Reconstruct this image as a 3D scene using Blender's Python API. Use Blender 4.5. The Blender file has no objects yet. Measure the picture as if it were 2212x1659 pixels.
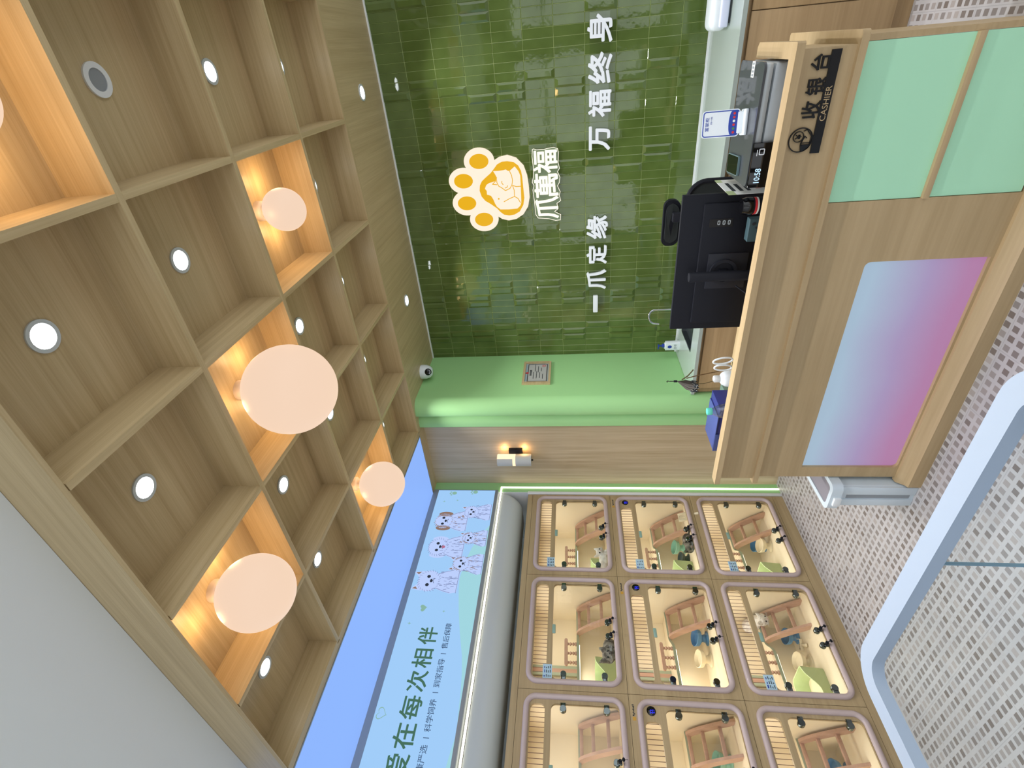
import bpy, bmesh, math, random
from mathutils import Vector, Matrix
random.seed(7)
SC = bpy.context.scene
COL = SC.collection
PI = math.pi
R = math.radians

# ---------------------------------------------------------------- camera, world, exposure
F_PX, YAW, PITCH, ROLL, CAM_H = 1089.97, -0.585257, 0.1225894, -0.0187620, 1.591
def camera():
    cy, sy, cp, sp = math.cos(YAW), math.sin(YAW), math.cos(PITCH), math.sin(PITCH)
    f = Vector((sy*cp, cy*cp, sp)); r0 = Vector((cy, -sy, 0)); u0 = r0.cross(f)
    r = r0*math.cos(ROLL) + u0*math.sin(ROLL); u = -r0*math.sin(ROLL) + u0*math.cos(ROLL)
    cd = bpy.data.cameras.new('camera'); co = bpy.data.objects.new('camera', cd); COL.objects.link(co)
    cd.sensor_fit = 'HORIZONTAL'; cd.sensor_width = 36.0; cd.lens = 36.0*F_PX/2212.0
    cd.clip_start = 0.02; cd.clip_end = 60
    X, Y, Zb = -u, r, -f                     # the phone was held sideways
    co.matrix_world = Matrix(((X.x, Y.x, Zb.x, 0), (X.y, Y.y, Zb.y, 0), (X.z, Y.z, Zb.z, CAM_H), (0, 0, 0, 1)))
    SC.camera = co
camera()
W = bpy.data.worlds.new('world'); SC.world = W; W.use_nodes = True
_bg = W.node_tree.nodes['Background']; _bg.inputs[0].default_value = (0.93, 0.965, 1.0, 1); _bg.inputs[1].default_value = 1.85
SC.view_settings.view_transform = 'Standard'; SC.view_settings.look = 'None'
SC.view_settings.gamma = 1.0; SC.view_settings.use_curve_mapping = False
SC.view_settings.exposure = 0.0
DOWNLIGHT_W = 3.4
GLOBE_E = 1.0
CAGE_W = 1.5
GLOBE_FILL_W = .75
SC.cycles.max_bounces = 10; SC.cycles.transparent_max_bounces = 16
SC.cycles.sample_clamp_indirect = 4.0
SC.cycles.caustics_reflective = False; SC.cycles.caustics_refractive = False

# ---------------------------------------------------------------- materials
def lin(c): return c/12.92 if c <= .04045 else ((c+.055)/1.055)**2.4
def S(r, g, b): return (lin(r/255), lin(g/255), lin(b/255), 1)
def newmat(name):
    m = bpy.data.materials.new(name); m.use_nodes = True
    nt = m.node_tree; return m, nt, nt.nodes['Principled BSDF']
def mat(name, col, rough=.5, metal=0, emit=None, es=0, trans=0, ior=1.45, spec=.5, coat=0, bump=0, bscale=200):
    m, nt, b = newmat(name)
    b.inputs['Base Color'].default_value = col; b.inputs['Roughness'].default_value = rough
    b.inputs['Metallic'].default_value = metal; b.inputs['IOR'].default_value = ior
    b.inputs['Specular IOR Level'].default_value = spec; b.inputs['Coat Weight'].default_value = coat
    b.inputs['Transmission Weight'].default_value = trans
    if emit: b.inputs['Emission Color'].default_value = emit; b.inputs['Emission Strength'].default_value = es
    nz = nt.nodes.new('ShaderNodeTexNoise'); nz.inputs['Scale'].default_value = bscale
    g = nt.nodes.new('ShaderNodeNewGeometry'); nt.links.new(g.outputs['Position'], nz.inputs['Vector'])
    mr = nt.nodes.new('ShaderNodeMapRange'); mr.inputs[3].default_value = rough*.92; mr.inputs[4].default_value = min(1, rough*1.08+.01)
    nt.links.new(nz.outputs['Fac'], mr.inputs[0]); nt.links.new(mr.outputs[0], b.inputs['Roughness'])
    if bump:
        bp = nt.nodes.new('ShaderNodeBump'); bp.inputs['Strength'].default_value = bump; bp.inputs['Distance'].default_value = .004
        nt.links.new(nz.outputs['Fac'], bp.inputs['Height']); nt.links.new(bp.outputs[0], b.inputs['Normal'])
    return m
def glow(name, col, s):
    m, nt, b = newmat(name); b.inputs['Base Color'].default_value = (.02, .02, .02, 1)
    b.inputs['Specular IOR Level'].default_value = .15
    b.inputs['Emission Color'].default_value = col; b.inputs['Emission Strength'].default_value = s
    return m
def wood(name, ca, cb, axis, rough=.38, dens=42, spec=.4):
    m, nt, b = newmat(name); N = nt.nodes.new; L = nt.links.new
    g = N('ShaderNodeNewGeometry'); mp = N('ShaderNodeMapping')
    sc = [dens]*3; sc[axis] = 1.1; mp.inputs['Scale'].default_value = sc
    L(g.outputs['Position'], mp.inputs['Vector'])
    n1 = N('ShaderNodeTexNoise'); n1.inputs['Scale'].default_value = 1.0; n1.inputs['Detail'].default_value = 5; n1.inputs['Roughness'].default_value = .6
    L(mp.outputs[0], n1.inputs['Vector'])
    mp2 = N('ShaderNodeMapping'); s2 = [dens*6]*3; s2[axis] = 3.0; mp2.inputs['Scale'].default_value = s2; L(g.outputs['Position'], mp2.inputs['Vector'])
    n2 = N('ShaderNodeTexNoise'); n2.inputs['Scale'].default_value = 1.0; n2.inputs['Detail'].default_value = 3; L(mp2.outputs[0], n2.inputs['Vector'])
    ad = N('ShaderNodeMath'); ad.operation = 'MULTIPLY_ADD'; ad.inputs[1].default_value = .45; L(n2.outputs['Fac'], ad.inputs[0]); L(n1.outputs['Fac'], ad.inputs[2])
    cr = N('ShaderNodeValToRGB'); cr.color_ramp.elements[0].position = .45; cr.color_ramp.elements[1].position = 1.0
    cr.color_ramp.elements[0].color = cb; cr.color_ramp.elements[1].color = ca; L(ad.outputs[0], cr.inputs[0]); L(cr.outputs[0], b.inputs['Base Color'])
    b.inputs['Roughness'].default_value = rough; b.inputs['Specular IOR Level'].default_value = spec
    bp = N('ShaderNodeBump'); bp.inputs['Strength'].default_value = .06; bp.inputs['Distance'].default_value = .002; L(n2.outputs['Fac'], bp.inputs['Height']); L(bp.outputs[0], b.inputs['Normal'])
    return m
OAK_A, OAK_B = S(204, 184, 144), S(174, 152, 112)
M = {}
for k, ax in (('x', 0), ('y', 1), ('z', 2)):
    M['oak_'+k] = wood('oak_grain_'+k, OAK_A, OAK_B, ax)
M['panel_oak'] = wood('wall_panel_oak', S(206, 189, 160), S(174, 153, 120), 2, dens=40)
M['desk_oak'] = wood('desk_oak', S(188, 164, 126), S(170, 146, 108), 0, dens=16, rough=.5)
M['cage_oak'] = wood('cage_oak', S(182, 161, 124), S(158, 137, 102), 1, dens=18, rough=.5)
M['cab_oak'] = wood('cabinet_oak', S(178, 151, 112), S(154, 127, 90), 0, dens=18, rough=.5)
M['ladder'] = wood('pinkish_beech', S(198, 162, 142), S(178, 142, 122), 2, dens=20, rough=.5)
M['cream'] = mat('cream_laminate', S(236, 222, 194), .55)
M['white'] = mat('white_paint', S(226, 230, 232), .5)
M['ceil_white'] = mat('ceiling_white', S(228, 234, 235), .8)
M['white_gloss'] = mat('white_plastic', S(226, 234, 240), .3)
M['bin_white'] = mat('bin_plastic', S(206, 218, 226), .42)
M['pen_white'] = mat('pen_white_powder_coat', S(172, 186, 204), .45, bump=.05, bscale=900)
M['grey'] = mat('grey_trim', S(150, 158, 165), .4, metal=.3)
M['greylid'] = mat('grey_lid', S(138, 134, 142), .5)
M['black'] = mat('black_plastic', S(20, 22, 30), .6, spec=.25)
M['black_gloss'] = mat('black_gloss', S(8, 8, 10), .06)
M['darkgrey'] = mat('dark_grey_plastic', S(58, 62, 68), .3, coat=.5)
M['silver'] = mat('silver_plastic', S(176, 184, 190), .36, metal=.15)
M['chrome'] = mat('chrome', S(196, 200, 204), .1, metal=1)
M['dark_chrome'] = mat('dark_chrome', S(104, 112, 112), .12, metal=1)
M['mint_wall'] = mat('pale_green_paint', S(158, 210, 144), .6)
M['mint_panel'] = mat('mint_laminate', S(176, 230, 194), .4)
M['taupe'] = mat('mauve_taupe_trim', S(190, 172, 170), .35, coat=.2)
M['counter'] = mat('pale_quartz', S(166, 178, 172), .16)
M['tile'] = None
M['navy'] = mat('navy_card', S(42, 48, 120), .5)
M['teal'] = mat('teal_cap', S(96, 206, 190), .35)
M['mesh_black'] = mat('black_mesh_fabric', S(30, 36, 36), .8, bump=.3, bscale=1400)
M['litter'] = mat('green_tray_plastic', S(176, 192, 142), .4)
M['litter_sand'] = mat('litter_granules', S(222, 210, 176), .9, bump=1.0, bscale=350)
M['bowl_cream'] = mat('cream_bowl', S(236, 224, 196), .35)
M['bowl_blue'] = mat('blue_bowl', S(88, 138, 182), .35)
M['bowl_mint'] = mat('mint_bowl', S(150, 200, 180), .35)
M['cushion_green'] = mat('green_hinge_cap', S(70, 130, 66), .3)
M['marble'] = mat('pale_marble', S(190, 192, 188), .35, bump=.05)
M['edge_green'] = mat('grey_green_edging', S(160, 170, 148), .5)
M['paper'] = mat('paper', S(226, 228, 224), .7)
M['card'] = mat('pale_blue_card', S(176, 206, 224), .6)
M['ink'] = mat('dark_ink', S(40, 46, 52), .7)
M['ink_blue'] = mat('blue_ink', S(38, 66, 160), .6)
M['red'] = mat('red_print', S(200, 44, 52), .5)
M['gold'] = mat('gold_print', S(196, 150, 60), .4)
M['blackletter'] = mat('black_acrylic_letter', S(14, 13, 14), .25)
M['letter_white'] = mat('white_acrylic_letter', S(236, 241, 248), .3)
M['fur_white'] = mat('white_fur', S(232, 226, 218), .9, bump=1, bscale=120)
M['fur_grey'] = mat('grey_fur', S(120, 112, 100), .9, bump=1, bscale=120)
M['eye'] = mat('dark_eye', S(16, 16, 18), .08)
M['pink'] = mat('pink_skin', S(214, 150, 146), .6)
M['led'] = glow('led_warm_white', (1, .93, .74, 1), 3.4)
M['led_cool'] = glow('downlight_lens', (.93, .97, 1, 1), 14.0)
M['cage_led'] = glow('cage_led', (1, .92, .76, 1), 4.0)
M['globe'] = glow('globe_opal', (.90, .655, .485, 1), GLOBE_E)
M['sconce_glow'] = glow('sconce_acrylic', (1, .78, .5, 1), 1.3)
M['film'] = glow('stretch_film', S(138, 178, 250), 1.0)
M['sign'] = glow('sign_face', S(158, 202, 246), 1.0)
M['sign_hill'] = glow('sign_hill_print', S(158, 212, 222), 1.0)
M['sign_green'] = glow('sign_green_print', S(62, 106, 84), 1.0)
M['sign_dark'] = glow('sign_slate_print', S(62, 88, 122), 1.0)
M['sign_sage'] = glow('sign_sage_print', S(134, 178, 160), 1.0)
M['sign_pale'] = glow('sign_lavender_print', S(186, 205, 250), 1.0)
M['sign_brown'] = glow('sign_brown_print', S(140, 112, 96), 1.0)
M['sign_stroke'] = glow('sign_stroke_print', S(120, 132, 176), 1.0)
M['sign_pink'] = glow('sign_rose_print', S(178, 110, 140), 1.0)
M['sign_black'] = glow('sign_black_print', S(34, 40, 52), 1.0)
M['logo_white'] = glow('logo_white_glow', S(255, 236, 214), 1.05)
M['logo_yellow'] = glow('logo_yellow_glow', S(234, 176, 10), 1.0)
M['logo_text'] = glow('logo_text_glow', S(255, 246, 226), 1.25)
M['digits'] = glow('clock_digits', S(190, 225, 255), 1.3)
M['blue_digits'] = glow('blue_digits', S(40, 50, 255), 1.4)
def thin_glass(name, tint, refl=.06, rough=.0):
    m, nt, b = newmat(name); N = nt.nodes.new; L = nt.links.new
    t = N('ShaderNodeBsdfTransparent'); t.inputs[0].default_value = tint
    g = N('ShaderNodeBsdfGlossy'); g.inputs[1].default_value = rough
    lw = N('ShaderNodeLayerWeight'); lw.inputs[0].default_value = .5
    pw = N('ShaderNodeMath'); pw.operation = 'POWER'; pw.inputs[1].default_value = 5; L(lw.outputs['Facing'], pw.inputs[0])
    fr = N('ShaderNodeMath'); fr.operation = 'MULTIPLY_ADD'; fr.inputs[1].default_value = .7; fr.inputs[2].default_value = refl/2; L(pw.outputs[0], fr.inputs[0])
    mx = N('ShaderNodeMixShader'); L(fr.outputs[0], mx.inputs[0]); L(t.outputs[0], mx.inputs[1]); L(g.outputs[0], mx.inputs[2])
    L(mx.outputs[0], nt.nodes['Material Output'].inputs[0]); return m
M['glass'] = thin_glass('cage_glass', (.97, .98, .97, 1))
M['acrylic'] = thin_glass('pen_acrylic', (.95, .98, .98, 1))
M['acrylic_edge'] = mat('acrylic_edge', S(120, 150, 166), .3)
M['clear'] = thin_glass('clear_plastic', (.72, .80, .84, 1), refl=.3, rough=.15)
M['glass_tab'] = mat('glass_tab', S(140, 170, 158), .15)
def gradient_box():
    m, nt, b = newmat('desk_light_panel'); N = nt.nodes.new; L = nt.links.new
    g = N('ShaderNodeNewGeometry'); sp = N('ShaderNodeSeparateXYZ'); L(g.outputs['Position'], sp.inputs[0])
    mr = N('ShaderNodeMapRange'); mr.inputs[1].default_value = .10; mr.inputs[2].default_value = .52; L(sp.outputs[2], mr.inputs[0])
    nz = N('ShaderNodeTexNoise'); nz.inputs['Scale'].default_value = 2.2; L(g.outputs['Position'], nz.inputs['Vector'])
    ad = N('ShaderNodeMath'); ad.operation = 'MULTIPLY_ADD'; ad.inputs[1].default_value = .22; L(nz.outputs['Fac'], ad.inputs[0]); L(mr.outputs[0], ad.inputs[2])
    cr = N('ShaderNodeValToRGB'); e = cr.color_ramp.elements
    e[0].position = .22; e[0].color = S(186, 122, 172); e[1].position = 1.0; e[1].color = S(172, 200, 222)
    k = e.new(.55); k.color = S(172, 150, 196); k = e.new(.82); k.color = S(172, 182, 212)
    L(ad.outputs[0], cr.inputs[0]); L(cr.outputs[0], b.inputs['Emission Color']); b.inputs['Emission Strength'].default_value = .74
    b.inputs['Base Color'].default_value = S(84, 84, 92); b.inputs['Roughness'].default_value = .45
    return m
M['gradient'] = gradient_box()
def floor_mat():
    m, nt, b = newmat('mosaic_floor'); N = nt.nodes.new; L = nt.links.new
    g = N('ShaderNodeNewGeometry'); sp = N('ShaderNodeSeparateXYZ'); L(g.outputs['Position'], sp.inputs[0])
    def mth(op, a, v=None, w=None):
        n = N('ShaderNodeMath'); n.operation = op
        for i, q in enumerate((a, v, w)):
            if q is None: continue
            if isinstance(q, (int, float)): n.inputs[i].default_value = q
            else: L(q, n.inputs[i])
        return n.outputs[0]
    T = .27
    def axis(out, off, n, fill):
        s = mth('DIVIDE', mth('ADD', out, off), T)
        fl = mth('FLOOR', s); fr = mth('SUBTRACT', s, fl)
        c = mth('MULTIPLY', fr, n); ci = mth('FLOOR', c); cf = mth('SUBTRACT', c, ci)
        d = mth('ABSOLUTE', mth('SUBTRACT', cf, .5))
        ins = mth('LESS_THAN', d, fill/2)
        cell = mth('ADD', mth('MULTIPLY', fl, n), ci)
        jo = mth('LESS_THAN', mth('ABSOLUTE', mth('SUBTRACT', mth('FRACT', mth('ADD', s, .5)), .5)), .005)
        return ins, cell, jo
    ix, cx, jx = axis(sp.outputs[0], 2.167, 7, .60)
    iy, cy, jy = axis(sp.outputs[1], -1.81, 6, .62)
    ins = mth('MULTIPLY', ix, iy)
    cb = N('ShaderNodeCombineXYZ'); L(cx, cb.inputs[0]); L(cy, cb.inputs[1])
    wn = N('ShaderNodeTexWhiteNoise'); L(cb.outputs[0], wn.inputs['Vector'])
    cr = N('ShaderNodeValToRGB'); e = cr.color_ramp.elements
    e[0].color = S(112, 102, 96); e[1].color = S(164, 156, 152); k = e.new(.5); k.color = S(134, 128, 126)
    L(wn.outputs['Value'], cr.inputs[0])
    nz = N('ShaderNodeTexNoise'); nz.inputs['Scale'].default_value = 9; L(g.outputs['Position'], nz.inputs['Vector'])
    c2 = N('ShaderNodeValToRGB'); c2.color_ramp.elements[0].color = S(168, 166, 168); c2.color_ramp.elements[1].color = S(188, 185, 185); L(nz.outputs['Fac'], c2.inputs[0])
    j = mth('MAXIMUM', jx, jy)
    mj = N('ShaderNodeMix'); mj.data_type = 'RGBA'; L(mth('MULTIPLY', j, .55), mj.inputs[0]); L(c2.outputs[0], mj.inputs[6]); mj.inputs[7].default_value = S(150, 148, 150)
    mx = N('ShaderNodeMix'); mx.data_type = 'RGBA'; L(ins, mx.inputs[0]); L(mj.outputs[2], mx.inputs[6]); L(cr.outputs[0], mx.inputs[7])
    L(mx.outputs[2], b.inputs['Base Color']); b.inputs['Roughness'].default_value = .42
    return m
M['floor'] = floor_mat()
def tile_mat():
    m, nt, b = newmat('green_glazed_tile'); N = nt.nodes.new; L = nt.links.new
    g = N('ShaderNodeNewGeometry'); sp = N('ShaderNodeSeparateXYZ'); L(g.outputs['Position'], sp.inputs[0])
    nz = N('ShaderNodeTexNoise'); nz.inputs['Scale'].default_value = 6; L(g.outputs['Position'], nz.inputs['Vector'])
    cr = N('ShaderNodeValToRGB'); cr.color_ramp.elements[0].position = .3; cr.color_ramp.elements[1].position = .75
    cr.color_ramp.elements[0].color = S(78, 96, 44); cr.color_ramp.elements[1].color = S(94, 113, 58); L(nz.outputs['Fac'], cr.inputs[0]); L(cr.outputs[0], b.inputs['Base Color'])
    b.inputs['Roughness'].default_value = .05; b.inputs['Specular IOR Level'].default_value = .6
    n2 = N('ShaderNodeTexNoise'); n2.inputs['Scale'].default_value = 22; L(g.outputs['Position'], n2.inputs['Vector'])
    bp = N('ShaderNodeBump'); bp.inputs['Strength'].default_value = .035; bp.inputs['Distance'].default_value = .01; L(n2.outputs['Fac'], bp.inputs['Height']); L(bp.outputs[0], b.inputs['Normal'])
    return m
M['tile'] = tile_mat()
M['grout'] = mat('pale_green_grout', S(158, 172, 112), .8)

# ---------------------------------------------------------------- mesh builder
def rrect(u0, u1, v0, v1, r, n=6):
    p = []
    for cx, cy, a in ((u1-r, v1-r, 0), (u0+r, v1-r, 90), (u0+r, v0+r, 180), (u1-r, v0+r, 270)):
        for i in range(n+1):
            t = R(a+90*i/n); p.append((cx+r*math.cos(t), cy+r*math.sin(t)))
    return p
def circ(cx, cy, rx, ry=None, n=24, a0=0):
    ry = rx if ry is None else ry
    return [(cx+rx*math.cos(2*PI*i/n+a0), cy+ry*math.sin(2*PI*i/n+a0)) for i in range(n)]
def P3(pl, u, v, d):
    return (u, v, d) if pl == 'xy' else (u, d, v) if pl == 'xz' else (d, u, v)
class MB:
    def __init__(s): s.v = []; s.f = []; s.m = []
    def add(s, vs, fs, mi=0, T=None):
        o = len(s.v)
        if T is not None: vs = [tuple(T @ Vector(p)) for p in vs]
        s.v += [tuple(p) for p in vs]; s.f += [tuple(i+o for i in f) for f in fs]; s.m += [mi]*len(fs); return s
    def addbm(s, bm, mi=0, T=None):
        bm.verts.index_update(); vs = [tuple(v.co) for v in bm.verts]; fs = [[v.index for v in f.verts] for f in bm.faces]; bm.free(); return s.add(vs, fs, mi, T)
    def box(s, x0, x1, y0, y1, z0, z1, bev=0, mi=0, T=None, seg=2):
        bm = bmesh.new(); bmesh.ops.create_cube(bm, size=1)
        for v in bm.verts: v.co = Vector(((x0+x1)/2+v.co.x*(x1-x0), (y0+y1)/2+v.co.y*(y1-y0), (z0+z1)/2+v.co.z*(z1-z0)))
        if bev: bmesh.ops.bevel(bm, geom=bm.edges[:], offset=bev, segments=seg, affect='EDGES', profile=.5)
        return s.addbm(bm, mi, T)
    def prism(s, poly, pl, d0, d1, mi=0, T=None):
        n = len(poly); vs = [P3(pl, u, v, d0) for u, v in poly]+[P3(pl, u, v, d1) for u, v in poly]
        return s.add(vs, [tuple(range(n)), tuple(range(2*n-1, n-1, -1))]+[(i, (i+1) % n, n+(i+1) % n, n+i) for i in range(n)], mi, T)
    def flat(s, poly, pl, d, mi=0): return s.add([P3(pl, u, v, d) for u, v in poly], [tuple(range(len(poly)))], mi)
    def ring(s, outer, inner, pl, d0, d1, mi=0):
        n = len(outer); vs = [P3(pl, u, v, d) for d in (d0, d1) for lp in (outer, inner) for u, v in lp]; fs = []
        for i in range(n):
            j = (i+1) % n
            fs += [(i, j, n+j, n+i), (2*n+i, 2*n+j, 3*n+j, 3*n+i), (i, j, 2*n+j, 2*n+i), (n+i, n+j, 3*n+j, 3*n+i)]
        return s.add(vs, fs, mi)
    def plate(s, outer, holes, pl, d0, d1, mi=0):
        bm = bmesh.new(); es = []
        for lp in [outer]+holes:
            vs = [bm.verts.new((u, v, 0)) for u, v in lp]
            es += [bm.edges.new((vs[i], vs[(i+1) % len(vs)])) for i in range(len(vs))]
        bmesh.ops.triangle_fill(bm, use_beauty=True, use_dissolve=False, edges=es, normal=(0, 0, 1))
        bm.verts.index_update(); flat = [(v.co.x, v.co.y) for v in bm.verts]; tris = [[v.index for v in f.verts] for f in bm.faces]; bm.free()
        n = len(flat); s.add([P3(pl, u, v, d0) for u, v in flat]+[P3(pl, u, v, d1) for u, v in flat], tris+[[i+n for i in reversed(t)] for t in tris], mi)
        for lp in [outer]+holes:
            k = len(lp); s.add([P3(pl, u, v, d0) for u, v in lp]+[P3(pl, u, v, d1) for u, v in lp], [(i, (i+1) % k, k+(i+1) % k, k+i) for i in range(k)], mi)
        return s
    def tube(s, path, r, seg=10, closed=False, mi=0):
        pts = [Vector(p) for p in path]; n = len(pts); rs = r if isinstance(r, (list, tuple)) else [r]*n; vs = []; fs = []; prev = None
        for i, p in enumerate(pts):
            a = pts[i-1] if (i or closed) else p; b = pts[(i+1) % n] if (i < n-1 or closed) else p
            t = (b-a).normalized()
            up = prev if prev is not None else (Vector((0, 0, 1)) if abs(t.z) < .9 else Vector((1, 0, 0)))
            w = t.cross(up).normalized(); up = w.cross(t).normalized(); prev = up
            for k in range(seg):
                q = 2*PI*k/seg; vs.append(tuple(p+w*(math.cos(q)*rs[i])+up*(math.sin(q)*rs[i])))
        for i in range(n if closed else n-1):
            j = (i+1) % n
            for k in range(seg): fs.append((i*seg+k, i*seg+(k+1) % seg, j*seg+(k+1) % seg, j*seg+k))
        if not closed: fs += [tuple(range(seg)), tuple(range((n-1)*seg, n*seg))]
        return s.add(vs, fs, mi)
    def lathe(s, prof, c, ax='z', seg=24, mi=0, T=None):
        vs = []; fs = []; n = len(prof)
        for r, h in prof:
            for k in range(seg):
                q = 2*PI*k/seg; a, b = r*math.cos(q), r*math.sin(q)
                p = (a, b, h) if ax == 'z' else (h, a, b) if ax == 'x' else (a, h, b)
                vs.append((c[0]+p[0], c[1]+p[1], c[2]+p[2]))
        for i in range(n-1):
            for k in range(seg): fs.append((i*seg+k, i*seg+(k+1) % seg, (i+1)*seg+(k+1) % seg, (i+1)*seg+k))
        if prof[0][0] > 1e-6: fs.append(tuple(range(seg)))
        if prof[-1][0] > 1e-6: fs.append(tuple(range((n-1)*seg, n*seg)))
        return s.add(vs, fs, mi, T)
    def ball(s, c, r, seg=20, mi=0, T=None):
        r = (r, r, r) if isinstance(r, (int, float)) else r
        bm = bmesh.new(); bmesh.ops.create_uvsphere(bm, u_segments=seg, v_segments=max(6, seg*2//3), radius=1)
        for v in bm.verts: v.co = Vector((v.co.x*r[0], v.co.y*r[1], v.co.z*r[2]))
        if T is not None:
            for v in bm.verts: v.co = T @ v.co
        for v in bm.verts: v.co += Vector(c)
        return s.addbm(bm, mi)
    def stroke(s, pts, w, pl, d0, d1, mi=0):
        for (a, b) in zip(pts, pts[1:]):
            dx, dy = b[0]-a[0], b[1]-a[1]; l = math.hypot(dx, dy) or 1; nx, ny = -dy/l*w/2, dx/l*w/2; ex, ey = dx/l*w*.3, dy/l*w*.3
            s.prism([(a[0]+nx-ex, a[1]+ny-ey), (b[0]+nx+ex, b[1]+ny+ey), (b[0]-nx+ex, b[1]-ny+ey), (a[0]-nx-ex, a[1]-ny-ey)], pl, d0, d1, mi)
        return s
WL = {}
def wl(o): return WL.get(o.name, Vector((0, 0, 0)))
def mesh_obj(name, mb, mats, org, angle=38, recalc=True):
    me = bpy.data.meshes.new(name); me.from_pydata([tuple(Vector(v)-org) for v in mb.v], [], mb.f)
    mats = mats if isinstance(mats, (list, tuple)) else [mats]
    for m in mats: me.materials.append(M[m] if isinstance(m, str) else m)
    for p, mi in zip(me.polygons, mb.m): p.material_index = mi
    if recalc:
        bm = bmesh.new(); bm.from_mesh(me); bmesh.ops.recalc_face_normals(bm, faces=bm.faces[:]); bm.to_mesh(me); bm.free()
    me.polygons.foreach_set('use_smooth', [True]*len(me.polygons)); me.set_sharp_from_angle(angle=R(angle))
    o = bpy.data.objects.new(name, me); COL.objects.link(o); return o
def tag(o, label=None, cat=None, group=None, kind=None):
    if label: o['label'] = label
    if cat: o['category'] = cat
    if group: o['group'] = group
    if kind: o['kind'] = kind
    return o
def thing(name, loc, label, cat, group=None):
    o = bpy.data.objects.new(name, None); o.empty_display_size = .05; COL.objects.link(o); o.location = loc; WL[o.name] = Vector(loc)
    return tag(o, label, cat, group)
def part(par, name, mb, mats, label=None, kind=None, angle=38, recalc=True):
    o = mesh_obj(name, mb, mats, wl(par), angle, recalc); o.parent = par; WL[o.name] = wl(par)
    return tag(o, label, kind=kind)
def solo(name, mb, mats, loc, label, cat, group=None, angle=38):
    o = mesh_obj(name, mb, mats, Vector(loc), angle); o.location = loc; WL[o.name] = Vector(loc); return tag(o, label, cat, group)
def struct(name, mb, mats, angle=38):
    o = mesh_obj(name, mb, mats, Vector((0, 0, 0)), angle); return tag(o, kind='structure')
def dup(o, loc=None, par=None):
    c = o.copy(); COL.objects.link(c)
    if par is not None: c.parent = par
    if loc is not None: c.location = loc
    WL[c.name] = Vector(loc) if loc is not None else (wl(par) if par is not None else wl(o))
    for ch in list(o.children): dup(ch, None, c)
    return c
_tc = bpy.data.curves.new('lettering', 'FONT'); _to = bpy.data.objects.new('lettering', _tc); COL.objects.link(_to)
def glyphs(body, bold=0.0):
    _tc.body = body; _tc.offset = bold; _tc.size = 1.0; _tc.resolution_u = 3
    dg = bpy.context.evaluated_depsgraph_get(); dg.update()
    me = bpy.data.meshes.new_from_object(_to.evaluated_get(dg))
    vs = [(v.co.x, v.co.y) for v in me.vertices]; fs = [tuple(p.vertices) for p in me.polygons]; bpy.data.meshes.remove(me)
    # weld duplicate points so that outlines can be found
    key = {}; mp = []; out = []
    for p in vs:
        k = (round(p[0], 5), round(p[1], 5))
        if k not in key: key[k] = len(out); out.append(k)
        mp.append(key[k])
    fs = [tuple(mp[i] for i in f) for f in fs]; fs = [f for f in fs if len(set(f)) == len(f)]
    return out, fs
def text(mb, body, pl, u0, u1, v0, v1, d0, d1, mi=0, bold=0.0, flip=False, keep=False):
    """lettering fitted to the rectangle u0..u1, v0..v1 of a plane, as a solid from d0 to d1"""
    vs, fs = glyphs(body, 0.0)
    if not vs: return mb
    xa, xb = min(v[0] for v in vs), max(v[0] for v in vs); ya, yb = min(v[1] for v in vs), max(v[1] for v in vs)
    sx, sy = (u1-u0)/(xb-xa), (v1-v0)/(yb-ya)
    if keep: sy = abs(sx); 
    q = [(u0+(x-xa)*sx, v0+(y-ya)*sy) for x, y in vs]; n = len(q)
    if flip: q = [(u1-(u-u0), v) for u, v in q]
    cnt = {}
    for f in fs:
        for i in range(len(f)): e = (f[i], f[(i+1) % len(f)]); cnt[e] = 1
    side = [(a, b, b+n, a+n) for (a, b) in cnt if (b, a) not in cnt]
    w_ = bold*abs(sx)                                     # heavier strokes: the outline laid several times, slightly shifted
    for k in range(9 if bold else 1):
        du, dv = (0, 0) if k == 8 or not bold else (w_*math.cos(k*PI/4), w_*math.sin(k*PI/4)); e = (d1-d0)*.004*k
        mb.add([P3(pl, u+du, v+dv, d0+e) for u, v in q]+[P3(pl, u+du, v+dv, d1-e) for u, v in q], [tuple(reversed(f)) for f in fs]+[tuple(i+n for i in f) for f in fs]+side, mi)
    return mb

# ---------------------------------------------------------------- the setting
XL, YT, YP, ZC, ZP = -3.06, 3.655, 3.09, 2.791, 2.941      # left wall, tile wall, oak panel wall, coffer underside, coffer panel
CAGE0, ZH = 0.68, 2.955
struct('floor', MB().box(-4.2, 3.2, -2.5, 4.2, -.06, 0), 'floor')
GX = [0.3007-.53837*i for i in range(-3, 6)]
GY = [3.5148-.55294*j for j in range(1, 6)]
c = MB()
c.box(GX[-1], 2.0, GY[-1], GY[0], ZP, ZP+.03, mi=0)
c.box(GX[-1]-.04, 2.0, GY[0]+.011, YT+.05, ZC, ZC+.05, mi=1)                  # flush border along the tile wall
c.box(-3.3, GX[-1]-.04, 2.957, YP+.05, ZC, ZC+.05, mi=0)
c.box(-3.6, 3.2, -2.5, GY[-1]-.008, ZH, ZH+.04, mi=2)
c.box(-3.7, 3.2, -2.5, 4.2, 3.02, 3.06, mi=2)  # unseen roof slab added to block light from above
struct('ceiling', c, ['oak_x', 'oak_y', 'ceil_white'])
b = MB()
bt = .011
for y in GY[:-1]: b.box(GX[-1], 2.0, y-bt, y+bt, ZC, ZP)
b.box(-2.43, 2.0, GY[-1]-.007, GY[-1]+.007, ZC, ZH+.002)
struct('trim_1', b, 'oak_x')
b = MB()
for x in GX:
    for ya, yb in zip(GY[1:], GY[:-1]): b.box(x-bt, x+bt, ya+bt, yb-bt, ZC+.0005, ZP)
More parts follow.
